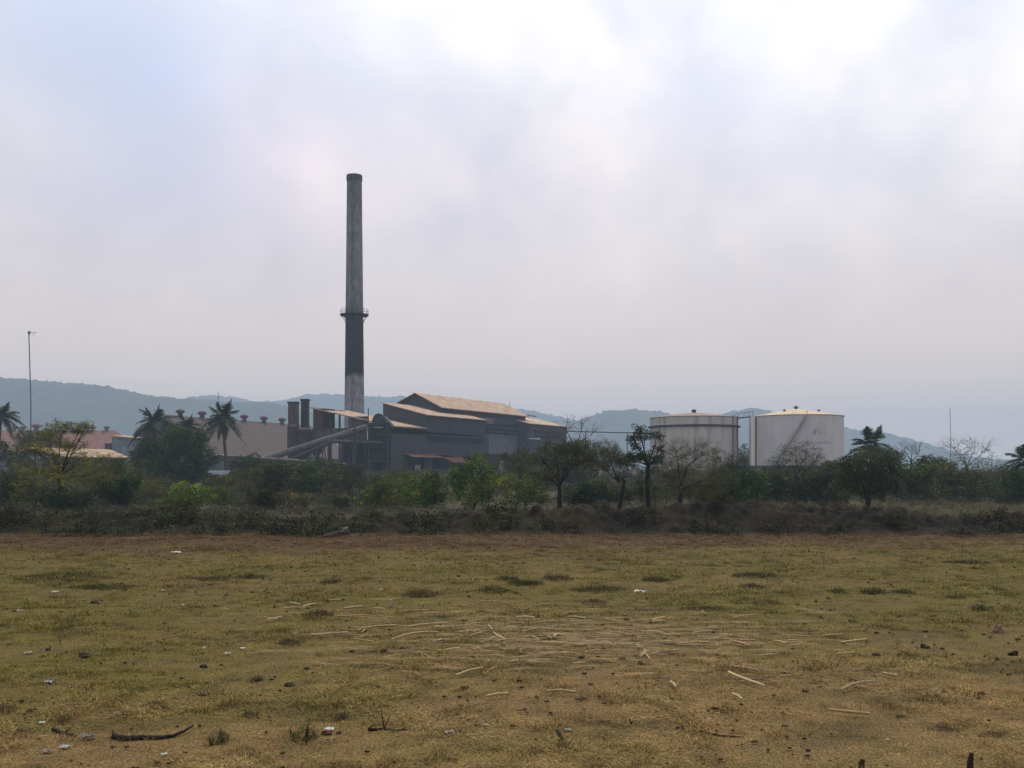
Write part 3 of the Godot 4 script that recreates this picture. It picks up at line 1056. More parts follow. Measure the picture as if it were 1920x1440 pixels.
	# conveyors and pipes
	o = thing("cane_conveyor", "long inclined covered conveyor climbing to the mill's sloping roof", "conveyor", at(590, 880, 186))
	b = Mb.new()
	var s0 := at(492, 862, 190)
	var s1 := at(688, 801, 181)
	b.tube([s0, s0.lerp(s1, 0.5), s1], [0.62, 0.62, 0.62], 10, Color(0.19, 0.185, 0.17))
	part(b, "gallery", M.cladding, o)
	b = Mb.new()
	b.tube([s0 + Vector3(3.6, -0.9, 0.7), s1 + Vector3(-6.0, -2.6, 0.7), s1 + Vector3(2.8, -2.9, 0.7)], [0.34, 0.34, 0.34], 8, Color(0.09, 0.085, 0.08))
	part(b, "return_pipe", M.cladding, o)
	for f in [0.15, 0.36, 0.6, 0.85]:
		b = Mb.new()
		var q := s0.lerp(s1, f)
		b.tube([Vector3(q.x - 0.7, 1.8, q.z), q + Vector3(0, -0.5, 0)], [0.11, 0.11], 4, Color(0.06, 0.05, 0.05))
		b.tube([Vector3(q.x + 0.7, 1.8, q.z), q + Vector3(0, -0.5, 0)], [0.11, 0.11], 4, Color(0.06, 0.05, 0.05))
		part(b, "trestle", M.steel, o)
	o = thing("steam_pipe", "pale thin pipe running level in front of the big ventilated warehouse", "pipe", at(500, 880, 172))
	b = Mb.new()
	b.tube([at(384, 852.5, 176), at(440, 855, 174), at(540, 862, 171), at(648, 870, 168)], [0.17, 0.17, 0.17, 0.17], 7, Color(0.33, 0.30, 0.27))
	part(b, "pipe", M.cladding, o)
	for px in [400, 470, 540, 610]:
		b = Mb.new()
		var q := at(px, 852.5 + (px - 384) * 0.066 + 1.5, 176 - (px - 384) * 0.03)
		b.tube([Vector3(q.x, 1.6, q.z), q], [0.09, 0.09], 4, Color(0.08, 0.07, 0.07))
		part(b, "pipe_support", M.steel, o)
	o = thing("steel_post", "dark upright steel post in front of the inclined conveyor", "post", at(665, 890, 172))
	b = Mb.new()
	b.tube([Vector3(at(665, 0, 172).x, 1.5, -172), at(665, 802, 172)], [0.22, 0.16], 7, Color(0.04, 0.037, 0.037))
	b.tube([at(652, 806, 172), at(678, 806, 172)], [0.09, 0.09], 4, Color(0.04, 0.037, 0.037))
	part(b, "post", M.steel, o)
	# right end
	o = thing("end_annex", "lower annex with a bright lit roof at the right end of the tallest hall", "factory building", Vector3(8, 2, -240), "buildings of the old mill")
	var e0 := Vector3((991 - 960.0) / FOCAL * 232.0, 0, -232.0)
	b = Mb.new()
	extrude(b, e0, U, V, 0, 19.2, [Vector2(-9.0, 1.8), Vector2(-9.0, 15.8), Vector2(0, 13.8), Vector2(0, 1.8)], Color(0.10, 0.092, 0.095))
	part(b, "wall", M.cladding, o)
	b = Mb.new()
	roof_slab(b, e0, U, V, -0.3, 19.6, Vector2(-9.2, 16.25), Vector2(0.4, 13.92), Color(0.47, 0.39, 0.28))
	part(b, "roof", M.roof, o)
	b = Mb.new()
	b.block(e0 + V * 0.01 + U * 0.2 + Vector3(0, 10.2, 0), U * 2.6, V * 1.6, Vector3(0, 0.3, 0), Color(0.5, 0.5, 0.52))
	part(b, "small_canopy", M.plain, o)
	b = Mb.new()
	for y in [8.2, 11.0, 12.2]:
		b.block(e0 + V * 0.01 + U * 3.0 + Vector3(0, y, 0), U * 16.0, V * 0.4, Vector3(0, 0.35, 0), Color(0.045, 0.043, 0.047))
	part(b, "wall_duct", M.steel, o)
	o = thing("low_store", "low brown brick store in front of the hall, behind the bushes", "factory building", at(985, 888, 186), "buildings of the old mill")
	var g0 := at(904, 888, 190)
	g0.y = 1.7
	var g1 := at(1062, 888, 196)
	g1.y = 1.7
	b = Mb.new()
	b.block(g0, g1 - g0, Vector3(-0.3, 0, -6.0), Vector3(0, 4.0, 0), Color(0.085, 0.068, 0.065))
	part(b, "wall", M.concrete, o)
	b = Mb.new()
	b.block(g0 + Vector3(-0.4, 4.03, 0.5), g1 - g0 + Vector3(0.8, 0, 0), Vector3(-0.3, 0, -7.0), Vector3(0, 0.22, 0), Color(0.045, 0.042, 0.044))
	part(b, "roof", M.steel, o)
	b = Mb.new()
	var wq := at(936, 868, 191.0)
	b.block(Vector3(wq.x, 2.4, g0.z - 1.1 + 0.02), Vector3(0.9, 0, -0.12), Vector3(0, 0, 0.12), Vector3(0, 2.4, 0), Color(0.25, 0.25, 0.26))
	part(b, "window", M.plain, o)
	for q in [[1117.0, 1147.0, 905.0, 870.0, "left of two pale concrete ramp walls half hidden by trees"], [1166.0, 1203.0, 906.0, 874.0, "right of two pale concrete ramp walls half hidden by trees"]]:
		var d := 150.0
		var l := at(q[0], q[2], d)
		var r := at(q[1], q[2], d)
		o = thing("ramp_wall", q[4], "wall", Vector3((l.x + r.x) * 0.5, 0.8, -d), "pale ramp walls below the shorter tank")
		var y1: float = EYE + (HORIZON - q[3]) / FOCAL * d
		b = Mb.new()
		extrude(b, Vector3(l.x, 0, -d), Vector3(0, 0, -1), Vector3.RIGHT, 0, 3.0, [Vector2(0, 0.4), Vector2((r.x - l.x) * 0.55, y1), Vector2((r.x - l.x) * 0.95, y1 - 0.4), Vector2(r.x - l.x, 0.4)], Color(0.31, 0.285, 0.255))
		part(b, "wall", M.concrete, o)

func build_warehouses() -> void:
	var u := Vector3(0.42, 0, -0.9075)
	var v := Vector3(0.9075, 0, 0.42)
	var r0 := at(300, 0, 248.0)
	r0.y = 0
	var hr := EYE + (HORIZON - 777.0) / FOCAL * 248.0
	var o := thing("warehouse", "big brown-roofed warehouse with a row of ridge ventilators behind the palms", "warehouse", r0 + u * 30 + Vector3(0, 2, 0), "ventilated warehouses")
	var b := Mb.new()
	extrude(b, r0, u, v, 0, 61.0, [Vector2(-15, 2.0), Vector2(-15, 7.5), Vector2(0, hr - 0.2), Vector2(16.5, 6.7), Vector2(16.5, 2.0)], Color(0.13, 0.115, 0.11))
	part(b, "wall", M.concrete, o)
	b = Mb.new()
	roof_slab(b, r0, u, v, -0.6, 61.6, Vector2(0.02, hr), Vector2(17.3, 6.5), Color(0.088, 0.066, 0.057))
	roof_slab(b, r0, u, v, 61.6, -0.6, Vector2(-0.02, hr), Vector2(-15.8, 7.2), Color(0.088, 0.066, 0.057))
	part(b, "roof", M.old_roof, o)
	for px in [338, 379, 458, 495, 529]:
		var t := reach(px, r0, u)
		ventilator(o, r0 + u * t + Vector3(0, hr - 0.1, 0), 1.95, Color(0.12, 0.062, 0.055))
	var d := 322.0
	var hz := EYE + (HORIZON - 807.0) / FOCAL * d
	var w0 := Vector3((-90 - 960.0) / FOCAL * d, 0, -d)
	var w1 := Vector3((216 - 960.0) / FOCAL * d, 0, -d)
	o = thing("warehouse", "distant brick-red roofed warehouse with small ventilators at the far left", "warehouse", Vector3(-140, 2, -322), "ventilated warehouses")
	var ln := w1.x - w0.x
	b = Mb.new()
	extrude(b, w0, Vector3.RIGHT, Vector3(0, 0, 1), 0, ln + 2.0, [Vector2(-14, 2.0), Vector2(-14, 9.0), Vector2(14, 8.6), Vector2(14, 2.0)], Color(0.13, 0.1, 0.095))
	part(b, "wall", M.concrete, o)
	b = Mb.new()
	var k := Color(0.21, 0.10, 0.082)
	b.slab([w0 + Vector3(-1, hz, 0), w1 + Vector3(0, hz, 0), w1 + Vector3(6.2, 8.8, 14.6), w0 + Vector3(-1, 8.8, 14.6)], Vector3(0, -0.16, 0), k)
	b.slab([w1 + Vector3(0, hz, -0.02), w0 + Vector3(-1, hz, -0.02), w0 + Vector3(-1, 9.2, -14.6), w1 + Vector3(6.2, 9.2, -14.6)], Vector3(0, -0.16, 0), k)
	b.tri(w1 + Vector3(0.02, hz, 0), w1 + Vector3(6.22, 9.2, -14.6), w1 + Vector3(6.22, 8.8, 14.6), k)
	part(b, "roof", M.old_roof, o)
	for px in [-20, 27, 43, 68, 148, 163, 174, 200]:
		ventilator(o, Vector3((px - 960.0) / FOCAL * d, hz - 0.1, -d), 1.65 if px != 68 else 2.4, Color(0.15, 0.075, 0.065))
	# pale blue store
	o = thing("blue_store", "small pale blue-grey walled store with a flat tan roof left of the bushy palm", "shed", at(229, 860, 236))
	var p := at(210, 860, 236)
	b = Mb.new()
	b.block(Vector3(p.x, 1.9, p.z), Vector3(4.7, 0, 0), Vector3(0, 0, -6), Vector3(0, 8.9, 0), Color(0.20, 0.255, 0.28))
	part(b, "wall", M.concrete, o)
	b = Mb.new()
	b.slab([Vector3(p.x + 0.6, 11.55, p.z - 6.4), Vector3(p.x + 5.2, 10.95, p.z - 6.4), Vector3(p.x + 5.0, 10.8, p.z + 0.5), Vector3(p.x - 0.1, 11.2, p.z + 0.5)], Vector3(0, -0.3, 0), Color(0.42, 0.34, 0.22))
	part(b, "roof", M.roof, o)
	b = Mb.new()
	b.block(Vector3(p.x - 1.6, 1.9, p.z + 0.3), Vector3(1.55, 0, 0), Vector3(0, 0, -4), Vector3(0, 7.5, 0), Color(0.06, 0.065, 0.07))
	part(b, "side_bay", M.concrete, o)
	# long open shed with the pale roof
	o = thing("open_shed", "long low open shed with a pale tan roof behind the yellowish tree", "shed", at(160, 880, 146))
	b = Mb.new()
	b.slab([at(52, 838.5, 152), at(206, 842.5, 152), at(243, 857.5, 143), at(120, 855.5, 143)], Vector3(0, -0.18, 0), Color(0.40, 0.33, 0.235))
	part(b, "roof", M.roof, o)
	b = Mb.new()
	b.slab([at(206.3, 842.5, 152.02), at(52, 838.5, 152.02), at(30, 852, 160), at(196, 853, 160)], Vector3(0, -0.18, 0), Color(0.36, 0.30, 0.21))
	part(b, "roof", M.roof, o)
	for px in [126, 150, 176, 204, 236]:
		b = Mb.new()
		var q := at(px, 858, 143.6)
		b.tube([Vector3(q.x, 1.2, q.z), q + Vector3(0, -0.1, 0)], [0.1, 0.1], 5, Color(0.13, 0.14, 0.15))
		part(b, "post", M.steel, o)
	b = Mb.new()
	var q0 := at(70, 890, 150)
	b.block(Vector3(q0.x, 1.0, -151.0), Vector3(13.0, 0, 0.0), Vector3(0, 0, -0.3), Vector3(0, 3.6, 0), Color(0.075, 0.085, 0.10))
	part(b, "back_wall", M.concrete, o)
	# hut
	o = thing("blue_hut", "small hut with a faded blue sheet roof in front of the palm trunk", "hut", at(402, 890, 112))
	b = Mb.new()
	b.slab([at(378, 882, 115), at(432, 882, 115), at(426, 890, 111.5), at(375, 890.5, 111.5)], Vector3(0, -0.1, 0), Color(0.085, 0.105, 0.13))
	part(b, "roof", M.plain, o)
	b = Mb.new()
	var hq := at(380, 892, 112.2)
	b.block(Vector3(hq.x, 0.5, hq.z), Vector3(2.7, 0, 0), Vector3(0, 0, -2.4), Vector3(0, 1.3, 0), Color(0.07, 0.065, 0.06))
	part(b, "wall", M.concrete, o)
	# masts
	for q in [[58.0, 54.0, 621.0, 262.0, 0.13, "tall thin antenna mast with a short side arm at the far left", true], [409.5, 409.0, 735.0, 420.0, 0.14, "faint thin mast rising behind the palm in front of the big warehouse", false], [1782.0, 1781.0, 764.0, 360.0, 0.09, "faint thin mast rising above the bushes at the far right", false]]:
		var base := at(q[0], 886, q[3])
		base.y = 2.0
		var tip := at(q[1], q[2], q[3])
		o = thing("antenna_mast", q[5], "mast", base)
		b = Mb.new()
		b.tube([base, base.lerp(tip, 0.5) + Vector3(0.25, 0, 0), tip], [q[4] * 1.5, q[4] * 1.15, q[4]], 6, Color(0.11, 0.095, 0.085))
		part(b, "pole", M.steel, o)
		if q[6]:
			b = Mb.new()
			b.tube([tip + Vector3(0, -0.35, 0), tip + Vector3(2.0, -0.3, 0)], [0.06, 0.05], 5, Color(0.16, 0.15, 0.15))
			b.tube([tip + Vector3(0.9, -1.1, 0), tip + Vector3(1.9, -0.35, 0)], [0.04, 0.04], 5, Color(0.16, 0.15, 0.15))
			part(b, "side_arm", M.steel, o)
			b = Mb.new()
			b.box(tip + Vector3(0.1, -0.4, 0), Vector3(0.55, 0.8, 0.4), Color(0.14, 0.12, 0.11))
			part(b, "lamp_box", M.steel, o)

# ------------------------------------------------------------------ small things on the field
func lump(seed_: int, rough: float) -> ArrayMesh:
	var b := Mb.new()
	var pts := []
	for i in 6:
		var row := []
		for j in 11:
			var th := PI * i / 5.0
			var a := TAU * (j % 10) / 10.0
			var u := Vector3(sin(th) * cos(a), cos(th), sin(th) * sin(a))
			var k := 1.0 + rough * n_fine.get_noise_3d(u.x * 60.0 + seed_ * 91.0, u.y * 60.0, u.z * 60.0) * 2.0
			row.append(u * 0.5 * k)
		pts.append(row)
	rng.seed = seed_
	for i in 5:
		for j in 10:
			var k := rnd(0.75, 1.2)
			b.quad(pts[i][j], pts[i][j + 1], pts[i + 1][j + 1], pts[i + 1][j], Color(k, k, k))
	return b.mesh()

func crumple(seed_: int) -> ArrayMesh:
	var b := Mb.new()
	var g := []
	rng.seed = seed_
	for i in 7:
		var row := []
		for j in 7:
			var x := (j - 3) / 6.0
			var z := (i - 3) / 6.0
			var e := 1.0 - 0.3 * rng.randf()
			var y := absf(n_fine.get_noise_2d(x * 160.0 + seed_ * 37.0, z * 160.0)) * 1.1 + rnd(0.0, 0.16)
			row.append(Vector3(x * e * 1.1, y * (1.0 - 0.6 * maxf(absf(x), absf(z))), z * e * 1.1))
		g.append(row)
	for i in 6:
		for j in 6:
			var k := rnd(0.85, 1.08)
			b.quad(g[i][j], g[i][j + 1], g[i + 1][j + 1], g[i + 1][j], Color(k, k, k))
	return b.mesh()

func small(mesh: Mesh, called: String, label: String, category: String, group: String, p: Vector3, size: Vector3, turn: float, m: Material) -> void:
	var o := put(mesh, called, m)
	tag(o, label, category, group)
	o.transform = Transform3D(Basis(Vector3.UP, turn).scaled_local(size), p)

func tinted(mesh: ArrayMesh, k: Color) -> ArrayMesh:
	var a := mesh.surface_get_arrays(0)
	var c: PackedColorArray = a[Mesh.ARRAY_COLOR].duplicate()
	for i in c.size():
		c[i] = Color(c[i].r * k.r, c[i].g * k.g, c[i].b * k.b)
	a[Mesh.ARRAY_COLOR] = c
	var m := ArrayMesh.new()
	m.add_surface_from_arrays(Mesh.PRIMITIVE_TRIANGLES, a)
	return m

# where a small thing lies, in words
func place_words(px: float, py: float) -> String:
	var side := "far left part" if px < 300 else ("left part" if px < 620 else ("left middle" if px < 860 else ("centre" if px < 1060 else ("right middle" if px < 1300 else ("right part" if px < 1600 else "far right part")))))
	var row := "near the bank" if py < 1065 else ("in the far half" if py < 1140 else ("just behind mid field" if py < 1175 else ("in mid field" if py < 1210 else ("just before mid field" if py < 1260 else ("in the near half" if py < 1330 else "closest to the camera")))))
	return row + ", " + side

func stalk(q: Array, label: String, k: Color) -> void:
	var p := on_field(q[0], q[1])
	var e := on_field(q[2], q[3])
	var r: float = q[4] * 0.42 * p.distance_to(Vector3(0, EYE, 0)) / FOCAL
	p.y += r * 0.9 + 0.026
	e.y += r * 0.9 + 0.026
	var l := p.distance_to(e)
	var b := Mb.new()
	var pts := []
	var rad := []
	var joints := maxi(2, int(l / 0.17))
	var bow := rdir() * l * rnd(0.01, 0.06)
	bow.y = absf(bow.y)
	for i in joints + 1:
		var f := float(i) / joints
		var c := p.lerp(e, f) + bow * sin(PI * f)
		if i > 0 and i < joints:
			pts.append(c - (e - p).normalized() * 0.012)
			rad.append(r * rnd(0.86, 0.95))
			pts.append(c)
			rad.append(r * 1.18)
			pts.append(c + (e - p).normalized() * 0.012)
			rad.append(r * rnd(0.86, 0.95))
		else:
			pts.append(c)
			rad.append(r * rnd(0.75, 1.0))
	b.tube(pts, rad, 6, jitter(k, 0.18, 0.06))
	if l > 0.4:
		for i in 3:
			var c: Vector3 = p.lerp(e, rnd(0.1, 0.95))
			var d := ((e - p).normalized() * rnd(0.5, 1.0) + rdir() * 0.5)
			d.y = absf(d.y) * 0.25
			b.tri(c, c + d * 0.10 + Vector3(0, 0.012, 0), c + d * 0.22, jitter(k, 0.3))
	var o := put(b.mesh(), "cane_stalk", M.straw)
	tag(o, label, "cane stalk", "dry cane stalks strewn over the field")
	var mid := (p + e) * 0.5
	o.position = Vector3.ZERO

func tussock(label: String, called: String, category: String, px: float, py: float, wpx: float, hpx: float, k: Color, tall_px: float, group := "") -> void:
	rng.seed = hash(label + str(px) + str(py))
	var p := on_field(px, py)
	var d := -p.z
	var rx := wpx * 0.5 * d / FOCAL
	var rz := clampf(hpx * 0.5 * d * d / (FOCAL * EYE) * 0.8, 0.06, rx * 1.2)
	var tall := tall_px * d / FOCAL
	var b := Mb.new()
	var count := clampi(int(rx * rz * 900.0 / maxf(tall, 0.04) * 0.25), 26, 420)
	for i in count:
		var a := rnd(0, TAU)
		var rr := sqrt(rng.randf()) * (1.0 + 0.35 * n_fine.get_noise_2d(px * 3.0 + cos(a) * 40.0, sin(a) * 40.0))
		var o := Vector3(p.x + cos(a) * rx * rr, 0, p.z + sin(a) * rz * rr)
		o.y = height(o.x, o.z) - 0.01
		var t := rnd(0, TAU)
		var h := tall * rnd(0.35, 1.15) * (1.1 - 0.6 * rr)
		var lean := rnd(0.2, 1.3)
		var tip := o + Vector3(cos(t) * lean, 1.0, sin(t) * lean).normalized() * h
		var w := Vector3(cos(t + 1.6), 0, sin(t + 1.6)) * h * rnd(0.04, 0.09)
		var c := jitter(k, 0.4, 0.15)
		b.tri(o - w, o.lerp(tip, 0.6) + w * 0.9, tip, c)
		b.tri(o - w, tip, o + w, c)
		# small side leaves
		for s in 2:
			var q := o.lerp(tip, rnd(0.3, 0.95))
			var e := q + (rdir() + Vector3(0, 0.4, 0)).normalized() * h * rnd(0.18, 0.34)
			b.tri(q, q.lerp(e, 0.5) + w * 1.4, e, jitter(k, 0.4, 0.15))
	var list := []
	var tints := PackedColorArray()
	var ball := minf(tall * 0.95, maxf(rx * 0.5, 0.05))
	for i in clampi(int(rx * rz * 13.0 * clampf(tall / ball * 0.5, 1.0, 2.5) / (ball * ball)) + 6, 20, 240):
		var a := rnd(0, TAU)
		var rr := sqrt(rng.randf()) * (1.0 + 0.4 * n_fine.get_noise_2d(px * 3.0 + cos(a) * 40.0, sin(a) * 40.0))
		var q := Vector3(p.x + cos(a) * rx * rr, 0, p.z + sin(a) * rz * rr)
		var s := ball * rnd(0.55, 1.2) * (1.15 - 0.5 * rr)
		q.y = height(q.x, q.z) + s * 0.25 + maxf(tall - ball, 0.0) * rnd(0.0, 0.8) * (1.1 - 0.6 * rr)
		list.append(Transform3D(Basis.from_euler(Vector3(rnd(-0.5, 0.5), rnd(0, TAU), rnd(-0.5, 0.5))).scaled(Vector3(s, s * 0.85, s)), q))
		tints.append(jitter(k, 0.45, 0.15))
	var m := b.mesh()
	m.add_surface_from_arrays(Mesh.PRIMITIVE_TRIANGLES, crown_mesh(2, list, tints).surface_get_arrays(0))
	var o2 := put(m, called, M.leaf)
	tag(o2, label, category, group)

func scatter_grass() -> void:
	rng.seed = 77
	var kinds := [tuft_mesh(9, 0.045, 0.05, 1.3, 0.0030, 11), tuft_mesh(8, 0.035, 0.06, 2.0, 0.0036, 12), tuft_mesh(7, 0.075, 0.045, 0.9, 0.0032, 13)]
	var lists := [[], [], []]
	var tints := [PackedColorArray(), PackedColorArray(), PackedColorArray()]
	for i in 190000:
		var d := 5.6 + 28.4 * pow(rng.randf(), 1.12)
		var x := rnd(-1, 1) * (0.60 * d + 2.2)
		var z := -d
		var c := field_color(x, z)
		var pick := n_fine.get_noise_2d(x * 90.0, z * 90.0) + rnd(-0.4, 0.4)
		var kind := 2 if pick > 0.42 else (1 if pick < 0.05 else 0)
		var rough := n_soft.get_noise_2d(x * 34.0 + 40.0, z * 44.0)
		if rough < -0.26 and rng.randf() < 0.18:
			continue
		var s := rnd(0.6, 1.25) * (1.0 + d * 0.03) * (0.92 + 0.95 * maxf(rough, -0.25))
		var k := rnd(0.62, 1.5)
		var hue := rng.randf()
		var col := Color(c.r * k, c.g * k, c.b * k)
		if hue < 0.16:
			col = Color(c.r * 1.55, c.g * 1.42, c.b * 1.5)
		elif hue < 0.28:
			col = Color(c.r * 0.62, c.g * 0.86, c.b * 0.7)
		elif hue < 0.36:
			col = Color(c.r * 0.9, c.g * 0.6, c.b * 0.6)
		lists[kind].append(Transform3D(Basis(Vector3.UP, rnd(0, TAU)).scaled(Vector3(s, s * rnd(0.6, 1.1), s)), Vector3(x, height(x, z) - 0.004, z)))
		tints[kind].append(col)
	many(kinds[0], lists[0], tints[0], "grass", M.leaf)
	many(kinds[1], lists[1], tints[1], "dry_grass", M.leaf)
	many(kinds[2], lists[2], tints[2], "grass", M.leaf)
	# taller rusty weeds along the far edge of the field and on the bank
	var weed := tuft_mesh(10, 0.26, 0.12, 0.6, 0.010, 31)
	var l2 := []
	var t2 := PackedColorArray()
	for i in 15000:
		var d := rnd(23.0, 41.0)
		var x := rnd(-1, 1) * (0.56 * d + 2.0)
		var big := n_soft.get_noise_2d(x * 14.0 + 300.0, -d * 22.0)
		var on := smoothstep(24.0, 31.0, d + big * 5.0 - maxf(x, 0.0) * 0.25) if d < 31.0 else 1.0
		if rng.randf() > 0.06 + 0.94 * on or (d > 32.0 and n_fine.get_noise_2d(x * 26.0, d * 30.0) + rnd(-0.2, 0.2) < -0.16):
			continue
		var y := maxf(bank_height(x, -d), height(x, -d))
		var s := rnd(0.3, 0.8) * (0.55 if d < 32.0 else 0.9)
		var k := jitter(Color(0.085, 0.054, 0.018) if d < 31.5 else Color(0.034, 0.024, 0.010), 0.45, 0.2)
		if rng.randf() < 0.4 + 0.4 * big:
			k = jitter(Color(0.05, 0.055, 0.016) if d < 31.5 else Color(0.022, 0.025, 0.010), 0.4, 0.15)
		if d > 31.5:
			var heap := n_fine.get_noise_2d(x * 26.0, d * 30.0)
			k = k.lerp(jitter(Color(0.054, 0.039, 0.016), 0.35, 0.15), smoothstep(0.0, 0.35, heap)).lerp(Color(0.018, 0.014, 0.010), smoothstep(0.05, 0.4, -heap) * 0.8)
		l2.append(Transform3D(Basis(Vector3.UP, rnd(0, TAU)).scaled(Vector3(s, s, s)), Vector3(x, y - 0.02, -d)))
		t2.append(k)
	many(weed, l2, t2, "weeds", M.leaf)
	# low scrub on the bank
	var l3 := []
	var t3 := PackedColorArray()
	for i in 7000:
		var d := 32.2 + 10.0 * rng.randf()
		var x := rnd(-1, 1) * (0.56 * d + 2.0)
		var on := n_soft.get_noise_2d(x * 38.0, d * 44.0 + 500.0)
		if on + rnd(-0.3, 0.3) < (-0.06 if x < 1.0 else 0.0) + maxf(0.0, 34.0 - d) * 0.25:
			continue
		var s := rnd(0.16, 0.5) * (1.45 if x < 0.0 else 1.1) * (0.5 + 0.8 * smoothstep(0.0, 0.4, on))
		var y := maxf(bank_height(x, -d), height(x, -d))
		l3.append(Transform3D(Basis(Vector3.UP, rnd(0, TAU)).scaled(Vector3(s, s * 0.8, s)), Vector3(x, y + s * 0.22, -d)))
		var k := jitter(Color(0.022, 0.024, 0.010), 0.5, 0.25)
		if x < 1.5 and rng.randf() < 0.55:
			k = jitter(Color(0.046, 0.054, 0.017), 0.5, 0.2)
		elif rng.randf() < 0.35:
			k = jitter(Color(0.046, 0.035, 0.014), 0.45, 0.2)
		t3.append(k)
	many(clumps[3], l3, t3, "undergrowth", M.leaf)
	# ground cover between the bank and the factory
	var l4 := []
	var t4 := PackedColorArray()
	for i in 15000:
		var d := 43.0 * pow(4.6, rng.randf())
		var x := rnd(-1, 1) * (0.56 * d + 4.0)
		var on := n_soft.get_noise_2d(x * 5.0, d * 5.0)
		if d < 66.0 and x > -6.0 and rng.randf() < 0.75:
			continue
		if on < -0.25:
			continue
		var s := rnd(0.3, 1.0) * (0.55 + d / 130.0) * (0.6 if d < 60.0 else 1.0)
		l4.append(Transform3D(Basis(Vector3.UP, rnd(0, TAU)).scaled(Vector3(s, s * 0.75, s)), Vector3(x, height(x, -d) + s * 0.22, -d)))
		var k := jitter(Color(0.042, 0.052, 0.020), 0.45, 0.2)
		if rng.randf() < 0.35:
			k = jitter(Color(0.075, 0.055, 0.03), 0.4, 0.2)
		t4.append(k)
	many(clumps[3], l4, t4, "undergrowth", M.leaf)
	# dry verge grass behind the bank
	var l5 := []
	var t5 := PackedColorArray()
	for i in 9000:
		var d := rnd(42.5, 68.0)
		var x := rnd(-1, 1) * (0.56 * d + 3.0)
		if x < 2.5 and rng.randf() < 0.85:
			continue
		var s := rnd(0.6, 1.5)
		l5.append(Transform3D(Basis(Vector3.UP, rnd(0, TAU)).scaled(Vector3(s, s, s)), Vector3(x, maxf(bank_height(x, -d), height(x, -d)) - 0.02, -d)))
		t5.append(jitter(Color(0.105, 0.085, 0.038), 0.4, 0.12))
	many(weed, l5, t5, "dry_grass", M.leaf)
	# straw and leaf trash round the cane
	var straw := Mb.new()
	rng.seed = 9
	for i in 3:
		var a := rnd(-0.5, 0.5)
		var dd := Vector3(cos(a), 0.04, sin(a))
		var o := rdir() * 0.07
		o.y = absf(o.y) * 0.12
		var w := Vector3(-dd.z, 0, dd.x) * 0.004
		straw.quad(o - dd * 0.11 - w, o - dd * 0.11 + w, o + dd * 0.11 + w, o + dd * 0.11 - w, W)
	var l6 := []
	var t6 := PackedColorArray()
	for i in 750:
		var a := rnd(0, TAU)
		var rr := sqrt(-log(maxf(rng.randf(), 0.02)) * 0.5)
		var px := 1030 + cos(a) * rr * 420.0
		var py := 1195 + sin(a) * rr * 58.0
		if py < 1118 or py > 1420:
			continue
		var p := on_field(px, py)
		var s := rnd(0.4, 1.5)
		l6.append(Transform3D(Basis(Vector3.UP, rnd(-0.35, 0.35) if rng.randf() < 0.8 else rnd(0, TAU)).scaled(Vector3(s, s, s)), p + Vector3(0, 0.032, 0)))
		t6.append(jitter(Color(0.42, 0.285, 0.13), 0.5, 0.1))
	many(straw.mesh(), l6, t6, "straw_litter", M.straw)
	# crumbs of dung, bark and dead leaves trodden into the turf
	var l7 := []
	var t7 := PackedColorArray()
	for i in 3000:
		var d := 5.8 + 25.0 * pow(rng.randf(), 1.25)
		var x := rnd(-1, 1) * (0.56 * d + 1.5)
		if n_soft.get_noise_2d(x * 30.0, d * 30.0 + 900.0) + rnd(-0.4, 0.4) < 0.0:
			continue
		var s := rnd(0.008, 0.026) * (0.7 + d * 0.035)
		l7.append(Transform3D(Basis(Vector3.UP, rnd(0, TAU)).scaled(Vector3(s * rnd(0.8, 2.2), s * 0.7, s)), Vector3(x, height(x, -d) + 0.018, -d)))
		t7.append(jitter(Color(0.036, 0.024, 0.016) if rng.randf() < 0.7 else Color(0.10, 0.045, 0.024), 0.5, 0.15))
	many(lump(60, 0.6), l7, t7, "soil_crumbs", M.plain)

